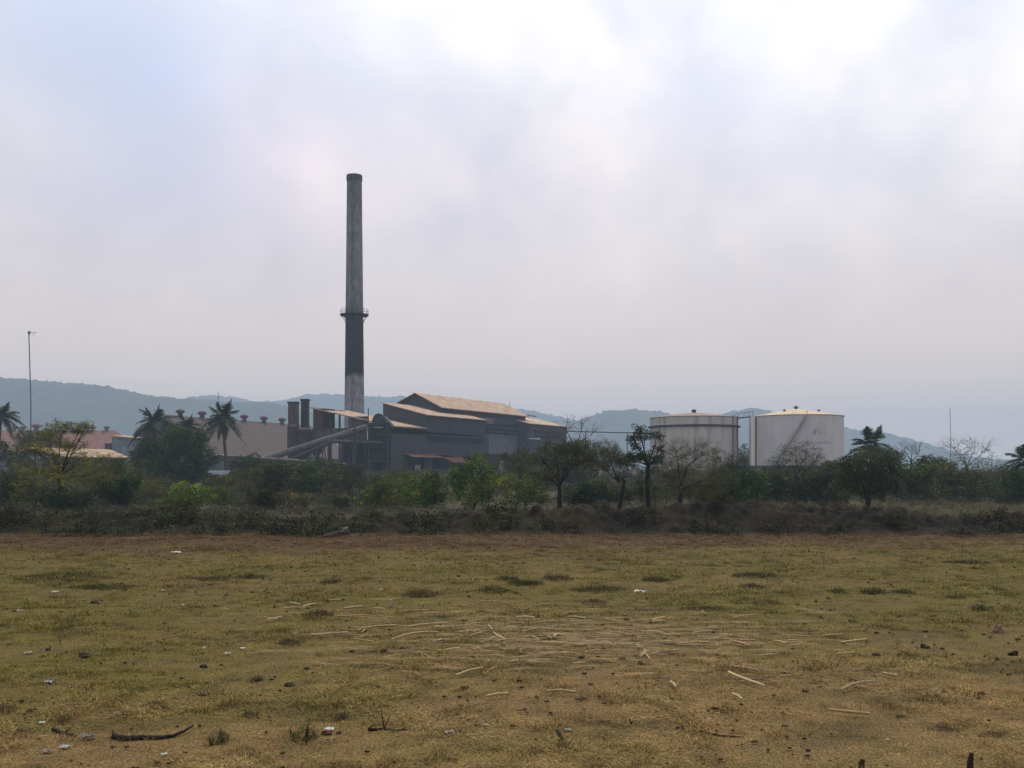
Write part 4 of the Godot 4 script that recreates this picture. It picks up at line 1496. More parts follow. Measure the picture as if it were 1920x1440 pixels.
const STALKS := [
	[582, 1201, 652, 1196, 6], [675, 1189, 765, 1184, 5], [765, 1184, 839, 1177, 5], [735, 1205, 823, 1193, 5], [662, 1206, 700, 1210, 4], [775, 1231, 806, 1230, 4],
	[720, 1240, 762, 1231, 3], [628, 1164, 694, 1163, 4], [645, 1147, 679, 1143, 5], [700, 1146, 722, 1148, 4], [616, 1129, 638, 1128, 3], [543, 1133, 562, 1137, 4], [568, 1143, 601, 1136, 4],
	[530, 1147, 572, 1145, 3], [705, 1154, 723, 1156, 3], [815, 1184, 833, 1182, 4], [835, 1226, 862, 1222, 4], [812, 1208, 836, 1206, 4], [790, 1158, 832, 1160, 3],
	[968, 1165, 1002, 1166, 6], [1063, 1164, 1098, 1166, 5], [1136, 1165, 1170, 1170, 4], [1090, 1188, 1110, 1189, 4], [915, 1237, 945, 1238, 4], [955, 1249, 972, 1247, 5], [990, 1248, 1003, 1248, 4],
	[925, 1195, 947, 1208, 5], [929, 1211, 948, 1209, 4], [980, 1193, 1011, 1184, 4], [998, 1203, 1011, 1211, 4], [1037, 1202, 1046, 1197, 5], [1026, 1200, 1034, 1205, 4], [860, 1193, 901, 1190, 5],
	[880, 1201, 903, 1194, 4], [915, 1180, 923, 1189, 4], [1222, 1166, 1246, 1161, 4], [1222, 1169, 1250, 1167, 3], [1118, 1194, 1162, 1197, 4], [1075, 1252, 1097, 1250, 4], [1140, 1190, 1205, 1200, 3],
	[1205, 1188, 1241, 1188, 4], [1248, 1193, 1276, 1193, 4], [1345, 1196, 1364, 1196, 4], [1353, 1203, 1401, 1204, 4], [1388, 1205, 1416, 1205, 4], [1369, 1206, 1406, 1217, 5], [1451, 1207, 1473, 1213, 5],
	[1476, 1206, 1501, 1207, 4], [1540, 1197, 1580, 1195, 4], [1577, 1211, 1626, 1204, 5], [1478, 1216, 1502, 1215, 3], [1423, 1235, 1457, 1233, 4], [1568, 1234, 1602, 1231, 5], [1222, 1232, 1272, 1223, 4],
	[1371, 1256, 1422, 1263, 4], [1463, 1274, 1482, 1273, 4], [1300, 1187, 1335, 1185, 3], [1375, 1160, 1420, 1157, 3], [1465, 1195, 1520, 1198, 3], [350, 1173, 372, 1173, 3], [410, 1148, 430, 1150, 3],
	[1010, 1214, 1060, 1215, 3], [1095, 1232, 1140, 1228, 3], [880, 1172, 905, 1170, 3], [1000, 1140, 1032, 1136, 3], [900, 1132, 950, 1134, 3], [750, 1153, 800, 1150, 3], [1270, 1212, 1330, 1208, 3],
	[1170, 1213, 1200, 1210, 3], [690, 1170, 712, 1171, 3], [500, 1170, 545, 1162, 4], [480, 1165, 520, 1168, 3]]

func build_field_things() -> void:
	rng.seed = 515
	var tan := Color(0.62, 0.455, 0.235)
	for q in STALKS:
		var l := Vector2(q[2] - q[0], (q[3] - q[1])).length()
		var size := "long" if l > 55.0 else ("medium" if l > 28.0 else "short")
		var tilt := "rising" if q[3] < q[1] - 3 else ("falling" if q[3] > q[1] + 3 else "level")
		stalk(q, "%s dry tan cane stalk, %s to the right, %s" % [size, tilt, place_words(q[0], q[1])], tan)
	var own := [
		[[1366, 1270, 1433, 1295, 6], "pale cane stalk slanting across another stalk, right of the strewn patch", Color(0.70, 0.57, 0.32)],
		[[1360, 1281, 1442, 1282, 4], "brownish cane stalk lying under the slanting pale one", Color(0.30, 0.20, 0.11)],
		[[1374, 1312, 1392, 1321, 6], "short thick cream cane piece below the two crossed stalks", Color(0.72, 0.60, 0.36)],
		[[855, 1277, 903, 1262, 6], "single yellowish cane stalk tilted upwards to the right below the strewn patch", Color(0.60, 0.48, 0.24)],
		[[912, 1317, 953, 1313, 7], "short yellow-tan cane piece alone on the grass, nearest one left of centre", Color(0.60, 0.46, 0.2)],
		[[1024, 1309, 1081, 1311, 6], "cane piece with a paler right half lying level near the picture's centre", Color(0.58, 0.43, 0.21)],
		[[1552, 1336, 1631, 1342, 7], "long cane stalk nearest the camera at the right, with a bright upper edge", Color(0.58, 0.43, 0.22)],
		[[1654, 1267, 1683, 1273, 6], "short cane stalk with a dark right end, farthest to the right of all", Color(0.55, 0.42, 0.2)],
		[[1577, 1297, 1640, 1282, 4], "thin bleached cane stalk rising to the right above the long near stalk", Color(0.56, 0.46, 0.28)],
		[[1257, 1287, 1268, 1299, 7], "bright cream cane husk lying end-on, left of the crossed stalks", Color(0.55, 0.45, 0.26)]]
	for q in own:
		stalk(q[0], q[1], q[2])
	for q in [[732, 1141, 15, "white upright cane stub at the back of the strewn patch", Color(0.62, 0.56, 0.44), 0.04], [996, 1187, 9, "small pale upright cane stub in the middle of the strewn patch", Color(0.55, 0.46, 0.3), 0.02], [1252, 1277, 7, "little cream stub standing beside the bright cane husk", Color(0.5, 0.4, 0.28), 0.025]]:
		var p := on_field(q[0], q[1])
		var b := Mb.new()
		var hh: float = q[2] * -p.z / FOCAL
		b.tube([p - Vector3(0, 0.02, 0), p + Vector3(0.004, hh * 0.6, 0), p + Vector3(q[5] * 0.3, hh, 0)], [q[5] * 0.75, q[5] * 0.7, q[5] * 0.5], 7, q[4])
		tag(put(b.mesh(), "cane_stub", M.straw), q[3], "cane stub")
	# weathered stumps at the bottom edge
	for q in [[1615, 1438, 17, "brown weathered peg at the bottom edge, left of two"], [1819, 1440, 34, "taller brown weathered peg at the bottom edge, right of two"]]:
		var p := on_field(q[0], q[1])
		var b := Mb.new()
		var hh: float = q[2] * -p.z / FOCAL
		b.tube([p - Vector3(0, 0.05, 0), p + Vector3(0, hh * 0.5, 0), p + Vector3(0.012, hh, 0.0)], [0.024, 0.021, 0.014], 7, Color(0.085, 0.055, 0.032))
		tag(put(b.mesh(), "wooden_peg", M.bark), q[3], "peg")
	# dead branches
	var stick := func(path: Array, w: float, label: String, k: Color, side: Array) -> void:
		var pts := []
		var rad := []
		for i in path.size():
			var p := on_field(path[i][0], path[i][1])
			var r := w * 0.5 * -p.z / FOCAL * (1.0 - 0.75 * i / path.size())
			pts.append(p + Vector3(0, r * 0.9 + (path[i][2] if path[i].size() > 2 else 0.0), 0))
			rad.append(r)
		var b := Mb.new()
		b.tube(pts, rad, 8, k)
		for s in side:
			b.tube([pts[s[0]], pts[s[0]] + s[1] * 0.6, pts[s[0]] + s[1]], [rad[s[0]] * 0.6, rad[s[0]] * 0.4, rad[s[0]] * 0.2], 5, k)
		tag(put(b.mesh(), "dead_branch", M.bark), label, "branch")
	stick.call([[214, 1388], [238, 1392], [268, 1390], [300, 1391], [325, 1387], [345, 1383, 0.02], [362, 1376, 0.04]], 12.0, "long dark dead branch lying at the bottom left", Color(0.060, 0.046, 0.036), [[0, Vector3(-0.04, 0.025, -0.06)], [4, Vector3(0.05, 0.03, 0.02)]])
	stick.call([[100, 1372], [118, 1379], [143, 1384]], 9.0, "short dark branch stub left of the long dead branch", Color(0.065, 0.05, 0.036), [[1, Vector3(0.05, 0.03, -0.04)]])
	stick.call([[690, 1371], [720, 1370], [752, 1372], [772, 1369]], 6.0, "thin dead twig with an upright side shoot, right of the dark green weed", Color(0.06, 0.042, 0.032), [[0, Vector3(0.05, 0.05, 0.02)], [1, Vector3(-0.02, 0.17, 0.02)], [1, Vector3(0.05, 0.12, -0.03)], [2, Vector3(0.05, 0.03, 0.0)]])
	stick.call([[1045, 1375], [1058, 1395], [1062, 1404]], 7.0, "forked dry twig standing in the grass near the bottom centre", Color(0.06, 0.05, 0.036), [[2, Vector3(0.09, 0.11, 0.0)], [1, Vector3(-0.04, 0.08, 0.02)], [1, Vector3(0.02, 0.05, 0.03)]])
	stick.call([[1312, 1375], [1350, 1382], [1392, 1384]], 5.0, "thin dark fallen twig lying flat at lower right of centre", Color(0.07, 0.05, 0.032), [[2, Vector3(0.03, 0.03, 0.0)]])
	# log at the foot of the bank
	var lo := thing("fallen_log", "grey fallen log with a pale broken end at the foot of the bank", "log", on_field(628, 1006))
	var lb := Mb.new()
	var l0 := on_field(612, 1007)
	var l1 := on_field(654, 1006)
	lb.tube([l0 + Vector3(-0.1, 0.04, 0), l0.lerp(l1, 0.4) + Vector3(0, 0.11, 0), l1 + Vector3(-0.03, 0.17, 0)], [0.05, 0.085, 0.11], 9, Color(0.13, 0.10, 0.09))
	lb.tube([l0 + Vector3(-0.05, 0.04, 0), l0 + Vector3(-0.22, 0.0, 0.15)], [0.05, 0.03], 6, Color(0.05, 0.04, 0.035))
	part(lb, "stem", M.bark, lo)
	lb = Mb.new()
	lb.block(l1 + Vector3(-0.24, 0.24, -0.06), Vector3(0.2, 0.045, 0), Vector3(0, 0, 0.1), Vector3(0, 0.05, 0), Color(0.6, 0.56, 0.45))
	part(lb, "broken_end", M.straw, lo)
	# dark clods
	var clods := []
	for i in 5:
		clods.append(tinted(lump(i + 3, 0.55), Color(0.032, 0.024, 0.018)))
	var reds := [tinted(lump(21, 0.5), Color(0.075, 0.032, 0.022)), tinted(lump(22, 0.5), Color(0.06, 0.03, 0.022))]
	var spots := [[178, 1129, 14], [500, 1105, 8], [503, 1110, 8], [160, 1235, 22], [383, 1253, 15], [484, 1278, 13], [415, 1250, 8], [381, 1307, 14], [486, 1308, 8], [574, 1258, 12], [586, 1264, 8], [525, 1300, 8],
		[545, 1290, 18], [755, 1217, 10], [721, 1223, 15], [1046, 1228, 15], [1090, 1237, 13], [1165, 1240, 13], [1200, 1248, 15], [1175, 1163, 11], [1220, 1164, 7], [1247, 1161, 8], [1645, 1230, 14], [1733, 1215, 16], [1766, 1217, 9],
		[1510, 1297, 11], [1451, 1307, 10], [1600, 1275, 15], [1900, 1227, 19], [1515, 1406, 11], [1275, 1370, 14], [1371, 1166, 6], [1554, 1124, 10], [1530, 1129, 7], [1597, 1166, 15], [870, 1296, 14], [708, 1292, 8],
		[72, 1388, 10], [212, 1406, 9], [333, 1367, 8], [1133, 1324, 8], [1107, 1286, 10], [700, 1224, 9], [820, 1236, 12], [1268, 1249, 9], [1345, 1228, 8], [1470, 1262, 8], [1537, 1287, 7], [1640, 1267, 7], [1788, 1290, 8], [1410, 1338, 6],
		[940, 1208, 9], [905, 1216, 10], [1540, 1160, 9], [1625, 1180, 8], [1452, 1226, 7], [660, 1224, 9], [1750, 1156, 9], [1690, 1156, 6], [340, 1213, 7], [270, 1224, 9], [90, 1220, 12], [1345, 1362, 8], [1840, 1418, 9], [1556, 1425, 7]]
	for i in spots.size():
		var q: Array = spots[i]
		var p := on_field(q[0], q[1])
		var s: float = q[2] * -p.z / FOCAL
		small(clods[i % 5], "dry_clod", "%s dark clod on the grass, %s" % ["big" if q[2] >= 15 else ("middling" if q[2] >= 10 else "small"), place_words(q[0], q[1])], "clod", "dark clods scattered over the field", p + Vector3(0, s * 0.12, 0), Vector3(s, s * rnd(0.4, 0.6), s * rnd(0.7, 1.1)), rnd(0, TAU), M.plain)
	var redspots := [[613, 1378, 20, "largest red-brown clod, right beside the dark green weed"], [636, 1376, 11, "small red-brown clod right of the largest one"], [1131, 1223, 12, "red-brown clod at the right end of the strewn cane"],
		[1770, 1297, 13, "red-brown clod alone at the right, left of a pair"], [1840, 1300, 16, "flat red-brown clod beside a dark one at the right"], [1869, 1235, 12, "red-brown clod near the right edge below the pink stone"], [58, 1336, 16, "red-brown clod near the left edge"], [1004, 1391, 10, "small red-brown clod near the bottom centre"], [1390, 1324, 9, "red-brown clod just below the short thick cane piece"]]
	for i in redspots.size():
		var q: Array = redspots[i]
		var p := on_field(q[0], q[1])
		var s: float = q[2] * -p.z / FOCAL
		small(reds[i % 2], "reddish_clod", q[3], "clod", "red-brown clods on the field", p + Vector3(0, s * 0.12, 0), Vector3(s, s * 0.5, s * 0.8), rnd(0, TAU), M.plain)
	var p2 := on_field(1870, 1184)
	small(tinted(lump(41, 0.35), Color(0.33, 0.20, 0.15)), "field_stone", "rounded pinkish stone at the right edge of the field", "stone", "", p2 + Vector3(0, 0.02, 0), Vector3(0.17, 0.15, 0.13), 0.4, M.concrete)
	# litter
	var white := []
	for i in 4:
		white.append(tinted(crumple(i + 2), Color(0.46, 0.45, 0.43)))
	var bits := [[163, 1054, 6], [190, 1048, 5], [80, 1040, 6], [213, 1033, 5], [268, 1102, 8], [38, 1145, 9], [344, 1133, 8], [60, 1357, 8], [716, 1107, 8], [1580, 1064, 6], [1757, 1362, 7], [1735, 1196, 5], [1664, 1383, 7],
		[383, 1216, 7], [565, 1330, 7], [1045, 1371, 9], [730, 998, 5], [330, 1198, 5], [555, 1191, 8], [600, 1105, 5], [1803, 1376, 5], [1420, 1256, 6]]
	for i in bits.size():
		var q: Array = bits[i]
		var p := on_field(q[0], q[1])
		var s: float = q[2] * -p.z / FOCAL
		small(white[i % 4], "litter_scrap", "tiny white scrap of litter in the grass, " + place_words(q[0], q[1]), "litter", "white litter scraps in the field", p + Vector3(0, 0.0, 0), Vector3(s, s * 0.45, s * 0.8), rnd(0, TAU), M.plain)
	var big := [[330, 1037, 15, Color(0.72, 0.68, 0.66), "white crumpled plastic bag on the rusty grass at the left, near the bank"], [182, 1055, 13, Color(0.10, 0.13, 0.125), "dark grey-green crumpled bag beside a white scrap at the left"],
		[103, 1109, 11, Color(0.55, 0.55, 0.53), "pale scrap left of the dark weed patch at the left"], [306, 1106, 8, Color(0.66, 0.65, 0.58), "small white wrapper just below the dark weed patch at the left"], [270, 1131, 10, Color(0.05, 0.15, 0.105), "green crumpled wrapper on the grass at the left"],
		[1201, 1110, 22, Color(0.68, 0.62, 0.46), "cream crumpled paper at the end of the dark weed strip right of centre"], [120, 1407, 20, Color(0.36, 0.37, 0.34), "grey translucent torn bag at the bottom left"], [90, 1415, 16, Color(0.27, 0.26, 0.25), "smaller grey torn bag left of the other at the bottom left"],
		[308, 1424, 12, Color(0.62, 0.70, 0.66), "flat pale green-white wrapper at the bottom left"], [165, 1389, 30, Color(0.25, 0.235, 0.22), "large flat grey film half buried in grass left of the dead branch"], [618, 1371, 17, Color(0.66, 0.64, 0.64), "flat white wrapper behind the largest red-brown clod"],
		[843, 1379, 18, Color(0.48, 0.42, 0.41), "pinkish grey crumpled paper at the bottom centre"], [910, 1365, 12, Color(0.40, 0.36, 0.27), "beige scrap of paper above right of the pinkish paper"], [455, 1222, 12, Color(0.60, 0.58, 0.52), "white scrap left of the cane patch, by a weed"],
		[92, 1284, 20, Color(0.28, 0.28, 0.29), "grey flattened bag at the left edge of the near grass"], [353, 1277, 9, Color(0.30, 0.29, 0.31), "small grey ball of plastic left of centre"], [52, 1228, 14, Color(0.40, 0.39, 0.33), "faded pale wrapper at the left edge"],
		[78, 1357, 11, Color(0.55, 0.60, 0.55), "pale green strip of plastic at the lower left edge"], [1065, 1374, 12, Color(0.36, 0.38, 0.35), "grey scrap caught by the forked twig"], [427, 1231, 14, Color(0.45, 0.42, 0.33), "pale leaf strip left of the cane patch"]]
	for i in big.size():
		var q: Array = big[i]
		var p := on_field(q[0], q[1])
		var s: float = q[2] * -p.z / FOCAL
		small(tinted(crumple(i + 30), q[3]), "crumpled_litter", q[4], "litter", "", p + Vector3(0, 0.012, 0), Vector3(s, s * 0.5, s * 0.7), rnd(-0.4, 0.4), M.plain)
	# weed patches
	var dark := Color(0.042, 0.043, 0.016)
	var brown := Color(0.085, 0.055, 0.026)
	var W1 := "weed_patch"
	var G1 := "dark weed patches in the field"
	for q in [[130, 1082, 170, 26, dark, 13, "broad dark weed patch at the left, below the grey-green bag"], [190, 1100, 130, 14, dark, 11, "dark weed strip along the foot of the broad left patch"], [790, 1116, 70, 14, brown, 14, "brown weed patch behind the strewn cane, left of the taller tuft"], [925, 1108, 60, 12, dark, 15, "taller dark weed tuft behind the middle of the strewn cane"],
		[1130, 1104, 125, 13, dark, 11, "long dark weed strip left of the cream crumpled paper"], [1410, 1103, 60, 12, dark, 12, "dark green weed clump right of centre"], [1415, 1080, 95, 14, Color(0.062, 0.058, 0.022), 10, "greenish weed strip behind the dark green clump right of centre"], [950, 1087, 50, 9, dark, 12, "small dark weed clump in mid field"],
		[985, 1094, 80, 11, dark, 10, "dark weed strip in mid field, right of the small clump"], [1045, 1086, 60, 14, brown, 12, "brown weed clump in mid field above the long strip"], [1230, 1087, 60, 12, dark, 11, "dark weed clump above the cream crumpled paper"], [1315, 1140, 92, 9, Color(0.075, 0.05, 0.03), 8, "flat reddish weed strip right of the cream paper"],
		[1572, 1112, 40, 14, dark, 14, "left of three dark weed clumps at the right"], [1640, 1113, 52, 15, dark, 17, "middle and biggest of three dark weed clumps at the right"], [1692, 1112, 44, 14, dark, 14, "right of three dark weed clumps at the right"], [1838, 1142, 44, 18, Color(0.055, 0.05, 0.026), 16, "grey-green weed clump near the right edge"],
		[1790, 1122, 40, 12, Color(0.07, 0.055, 0.026), 11, "small brownish weed clump near the right edge"], [1872, 1106, 34, 10, dark, 9, "small dark weed clump at the far right"], [1112, 1131, 60, 12, brown, 11, "brown weed clump at the back edge of the cane patch"], [598, 1158, 62, 20, Color(0.072, 0.052, 0.026), 20, "brown brushy weed at the left end of the cane patch"],
		[548, 1211, 50, 18, Color(0.065, 0.052, 0.026), 19, "brown brushy weed left of the longest cane stalks"], [1815, 1056, 110, 8, dark, 8, "dark weed strip at the far right near the bank"], [1435, 1132, 70, 8, brown, 6, "thin brown weed strip right of centre"], [480, 1278, 34, 14, Color(0.06, 0.06, 0.024), 20, "small green-brown weed left of the bottom centre"],
		[402, 1085, 60, 10, Color(0.07, 0.06, 0.022), 9, "olive weed patch right of the broad dark left patch"], [470, 1082, 60, 9, dark, 8, "dark low weed patch left of centre"], [620, 1092, 44, 10, Color(0.07, 0.052, 0.024), 12, "brown weed tuft left of centre in mid field"], [1000, 1160, 36, 10, brown, 14, "brown weed tuft among the cane at its middle"],
		[305, 1335, 60, 14, Color(0.10, 0.058, 0.032), 16, "reddish dry weed at the lower left"], [120, 1352, 40, 14, Color(0.07, 0.055, 0.03), 18, "grey-brown dry weed above the short branch stub"], [1090, 1318, 30, 14, Color(0.06, 0.05, 0.03), 16, "grey-brown dry weed right of the level cane piece"], [1363, 1331, 26, 12, Color(0.055, 0.055, 0.022), 13, "small green-brown weed under the short thick cane piece"],
		[1690, 1340, 20, 10, Color(0.05, 0.06, 0.018), 10, "small dark green weed at the right"], [1770, 1362, 70, 16, Color(0.09, 0.06, 0.034), 16, "reddish dry weed at the lower right"], [1860, 1375, 60, 14, Color(0.085, 0.055, 0.032), 14, "brown dry weed near the lower right corner"], [470, 1345, 30, 14, Color(0.075, 0.055, 0.03), 18, "thin dry weed behind the dark green weed"],
		[10, 1335, 46, 20, Color(0.06, 0.05, 0.026), 26, "dark dry weed at the left edge"], [640, 1348, 36, 12, Color(0.06, 0.048, 0.03), 22, "grey dry weed above the red-brown clods"], [1000, 1412, 50, 14, Color(0.08, 0.06, 0.032), 14, "brown dry weed at the bottom centre"]]:
		tussock(q[6], W1, "weeds", q[0], q[1], q[2], q[3], q[4], q[5], G1)
	tussock("bushy dark green weed standing alone at the bottom left of centre", "green_weed", "weed", 568, 1388, 56, 26, Color(0.032, 0.052, 0.012), 44)
	tussock("greyish green thin weed left of the bushy dark green one", "green_weed", "weed", 410, 1399, 46, 24, Color(0.062, 0.062, 0.026), 40)

func build_plants() -> void:
	var dk := Color(0.028, 0.042, 0.015)
	var md := Color(0.042, 0.060, 0.018)
	var lt := Color(0.085, 0.11, 0.024)
	var yl := Color(0.125, 0.115, 0.026)
	var br := Color(0.072, 0.050, 0.030)
	var hz := Color(0.046, 0.056, 0.026)
	var G := "trees along the field edge"
	var S := "bushes between the field and the factory"
	# far trees round the buildings
	plant("dense_tree", "big dark green round tree in front of the big warehouse and left palms", "tree", 112, 330, [[300, 846, 48, 30], [345, 832, 42, 30], [322, 812, 30, 16], [372, 822, 24, 18], [268, 850, 24, 24], [375, 862, 34, 30], [320, 880, 60, 26], [270, 870, 26, 26], [360, 888, 40, 20]], Color(0.030, 0.043, 0.014), {"trunk": 5.0, "size": 13, "dens": 1.6, "vary": 0.32, "yellow": 0.0, "brown": 0.03})
	plant("dense_tree", "dark tree seen in the gap between the two tanks", "tree", 262, 1395, [[1395, 852, 18, 16], [1382, 858, 14, 14], [1404, 862, 12, 12]], dk, {"size": 11, "trunk": 2})
	plant("dense_tree", "olive tree half screening the brick-red roof behind the open shed", "tree", 158, 62, [[44, 822, 22, 12], [72, 816, 24, 12], [96, 826, 24, 14], [60, 836, 34, 12], [118, 836, 20, 10]], Color(0.058, 0.062, 0.022), {"size": 11, "dens": 1.2, "trunk": 2.0})
	plant("dense_tree", "dark green tree over the steam pipe, right of the slender palm", "tree", 120, 470, [[452, 872, 28, 16], [482, 868, 26, 14], [500, 880, 30, 16], [466, 888, 40, 14]], Color(0.036, 0.048, 0.018), {"size": 12, "dens": 1.3, "trunk": 2.0})
	plant("dense_tree", "dark tree below the square flues in front of the boiler ducting", "tree", 128, 600, [[582, 872, 22, 14], [612, 876, 26, 14], [636, 882, 26, 14], [596, 888, 40, 12]], Color(0.034, 0.044, 0.019), {"size": 12, "dens": 1.3, "trunk": 2.0})
	plant("dense_tree", "dark tree clump at the left edge in front of the brick-red warehouse", "tree", 120, 18, [[8, 850, 22, 30], [30, 862, 22, 22], [52, 872, 18, 18]], dk, {"size": 14})
	plant("bare_tree", "leafless tree rising behind the annex, left of the shorter tank", "tree", 128, 1082, [[1060, 800, 24, 26], [1092, 798, 30, 30], [1110, 815, 22, 20], [1040, 815, 16, 14]], br, {"dens": 0.10, "clump": 2, "size": 9, "trunk": 3.4, "bare": 3, "twigs": 5, "bark": Color(0.07, 0.058, 0.05), "fork": 838})
	plant("bare_tree", "leafless forked tree standing right of the palm at the right", "tree", 118, 1708, [[1692, 842, 14, 12], [1726, 842, 16, 14], [1708, 846, 12, 10]], br, {"dens": 0.08, "clump": 2, "size": 9, "trunk": 2.8, "bare": 3, "twigs": 5, "bark": Color(0.075, 0.065, 0.06), "fork": 862})
	plant("bare_tree", "thin nearly leafless tree with twiggy tops at the far right", "tree", 104, 1812, [[1786, 836, 22, 12], [1830, 838, 26, 14], [1800, 850, 34, 12], [1852, 842, 14, 16]], Color(0.06, 0.06, 0.035), {"dens": 0.22, "trunk": 2.6, "bare": 3, "twigs": 6, "bark": Color(0.075, 0.066, 0.058), "fork": 872, "clump": 2, "size": 16})
	plant("sparse_tree", "airy grey-green tree with a flat top at the far right", "tree", 96, 1850, [[1835, 868, 46, 16], [1870, 872, 36, 14], [1845, 886, 48, 16]], Color(0.058, 0.062, 0.034), {"dens": 0.8, "trunk": 3.0, "clump": 2, "size": 17, "vary": 0.3})
	# trees of the field edge
	plant("yellow_tree", "sparse tree with a yellow-green top in front of the open shed", "tree", 58, 108, [[116, 800, 34, 13, 1.0], [150, 806, 30, 11, 0.9], [92, 816, 26, 13, 0.9], [162, 796, 16, 8, 0.8], [62, 842, 34, 14, 0.8], [130, 836, 34, 18, 0.7], [96, 852, 30, 18, 0.6], [158, 866, 44, 24, 0.7], [80, 884, 42, 22, 0.8], [186, 888, 28, 18, 0.6], [40, 872, 28, 18, 0.6], [130, 900, 40, 20, 0.6]], Color(0.115, 0.108, 0.028), {"trunk": 4.2, "clump": 1, "size": 10, "dens": 1.5, "twigs": 6, "fork": 890, "yellow": 0.14, "bark": Color(0.04, 0.033, 0.028), "group": G})
	plant("sparse_tree", "crooked several-stemmed tree with brown sparse crown right of centre", "tree", 54, 1050, [[1040, 838, 34, 14, 0.8], [1082, 842, 38, 20, 0.8], [1012, 858, 30, 16, 0.8], [1062, 868, 44, 14, 0.6], [1030, 892, 30, 16, 0.5], [1096, 862, 26, 16, 0.7], [1010, 895, 26, 14, 0.5]], Color(0.045, 0.050, 0.020), {"trunk": 4.8, "clump": 1, "size": 12, "dens": 2.0, "twigs": 8, "fork": 908, "yellow": 0.14, "brown": 0.3, "bark": Color(0.03, 0.025, 0.023), "group": G})
	plant("sparse_tree", "slim leaning tree with two thin stems between the crooked and the leafy tree", "tree", 53, 1160, [[1140, 842, 22, 20, 0.7], [1165, 862, 24, 20, 0.7], [1130, 875, 24, 14, 0.5], [1172, 895, 20, 16, 0.5]], Color(0.056, 0.052, 0.026), {"trunk": 3.4, "clump": 1, "size": 11, "dens": 1.7, "twigs": 7, "fork": 900, "stems": 2, "brown": 0.25, "group": G})
	plant("leafy_tree", "upright tree with clusters of big dark leaves left of the shorter tank", "tree", 50, 1217, [[1198, 804, 9, 8], [1208, 816, 20, 11], [1232, 818, 14, 9], [1187, 822, 12, 8], [1195, 838, 12, 9], [1236, 842, 13, 11], [1205, 856, 26, 11], [1185, 862, 14, 11], [1238, 864, 12, 12], [1215, 880, 26, 14, 0.6], [1208, 905, 24, 16, 0.7]], Color(0.030, 0.040, 0.017), {"trunk": 4.6, "size": 10, "dens": 1.2, "twigs": 4, "fork": 868, "yellow": 0.02, "bark": Color(0.03, 0.026, 0.025), "group": G})
	plant("sparse_tree", "wispy brown-green tree spreading across the front of the shorter tank", "tree", 56, 1272, [[1268, 844, 38, 24, 0.6], [1318, 848, 44, 28, 0.6], [1290, 878, 64, 28, 1.0], [1346, 884, 34, 26, 0.8], [1255, 890, 36, 26, 1.0], [1262, 915, 44, 26, 1.2], [1316, 912, 50, 28, 1.2]], Color(0.062, 0.058, 0.032), {"trunk": 4.5, "clump": 2, "size": 11, "dens": 2.0, "twigs": 9, "fork": 918, "brown": 0.25, "bark": Color(0.042, 0.035, 0.032), "group": G})
	plant("sparse_tree", "thin twiggy tree in front of the larger tank's lettering", "tree", 60, 1492, [[1478, 852, 28, 18, 0.7], [1512, 850, 30, 22, 0.7], [1492, 840, 26, 16, 0.5], [1456, 868, 26, 14, 0.7], [1534, 862, 20, 18, 0.5], [1495, 872, 40, 16, 0.8]], Color(0.054, 0.056, 0.030), {"trunk": 2.6, "clump": 2, "size": 11, "dens": 1.7, "twigs": 9, "fork": 892, "bark": Color(0.07, 0.06, 0.055), "group": G})
	plant("dense_tree", "dense round-crowned tree on a short trunk at the right", "tree", 55, 1625, [[1600, 884, 34, 26], [1640, 872, 38, 22], [1662, 898, 34, 26], [1618, 910, 40, 24], [1590, 905, 22, 20], [1650, 918, 36, 18]], Color(0.034, 0.042, 0.015), {"trunk": 5.5, "size": 14, "dens": 1.5, "vary": 0.3, "fork": 928, "brown": 0.1, "yellow": 0.02, "bark": Color(0.04, 0.035, 0.032), "group": G})
	var airy := {"trunk": 2.6, "clump": 1, "size": 12, "dens": 1.25, "twigs": 6, "brown": 0.15, "group": G}
	plant("sparse_tree", "airy mid-green tree in front of the shorter tank's right edge", "tree", 72, 1372, [[1352, 862, 28, 20, 0.7], [1384, 872, 28, 20, 0.9], [1366, 888, 36, 22, 1.0], [1398, 896, 24, 18]], Color(0.050, 0.058, 0.022), airy)
	plant("sparse_tree", "loose green tree in front of the gable wall below the bright annex roof", "tree", 74, 972, [[960, 862, 28, 18, 0.7], [990, 858, 26, 18, 0.7], [972, 880, 38, 20, 0.9], [1004, 884, 24, 18]], Color(0.050, 0.058, 0.022), airy)
	plant("sparse_tree", "loose olive tree rising between the two rust awnings and the feeder tower", "tree", 78, 748, [[738, 886, 24, 14, 0.8], [764, 890, 24, 14, 0.9], [748, 902, 34, 14]], Color(0.052, 0.058, 0.022), airy)
	plant("sparse_tree", "airy green tree at the larger tank's foot, left of the dense round tree", "tree", 74, 1552, [[1536, 872, 24, 16, 0.7], [1562, 880, 24, 16, 0.8], [1548, 896, 34, 18]], Color(0.048, 0.056, 0.023), airy)
	plant("sparse_tree", "loose pale green tree between the forked bare tree and the airy flat-topped tree", "tree", 84, 1768, [[1750, 866, 28, 18, 0.7], [1786, 870, 28, 18, 0.8], [1768, 888, 40, 18]], Color(0.056, 0.064, 0.028), airy)
	plant("sparse_tree", "airy olive tree left of the big dark round tree, below the pale blue store", "tree", 84, 222, [[206, 868, 28, 16, 0.8], [238, 872, 26, 16, 0.8], [220, 888, 36, 18]], Color(0.056, 0.060, 0.022), airy)
	plant("sparse_tree", "loose brown-green tree under the cane conveyor's upper end", "tree", 86, 655, [[640, 880, 26, 16, 0.7], [672, 886, 24, 16, 0.8], [655, 900, 34, 16]], Color(0.046, 0.048, 0.024), airy)
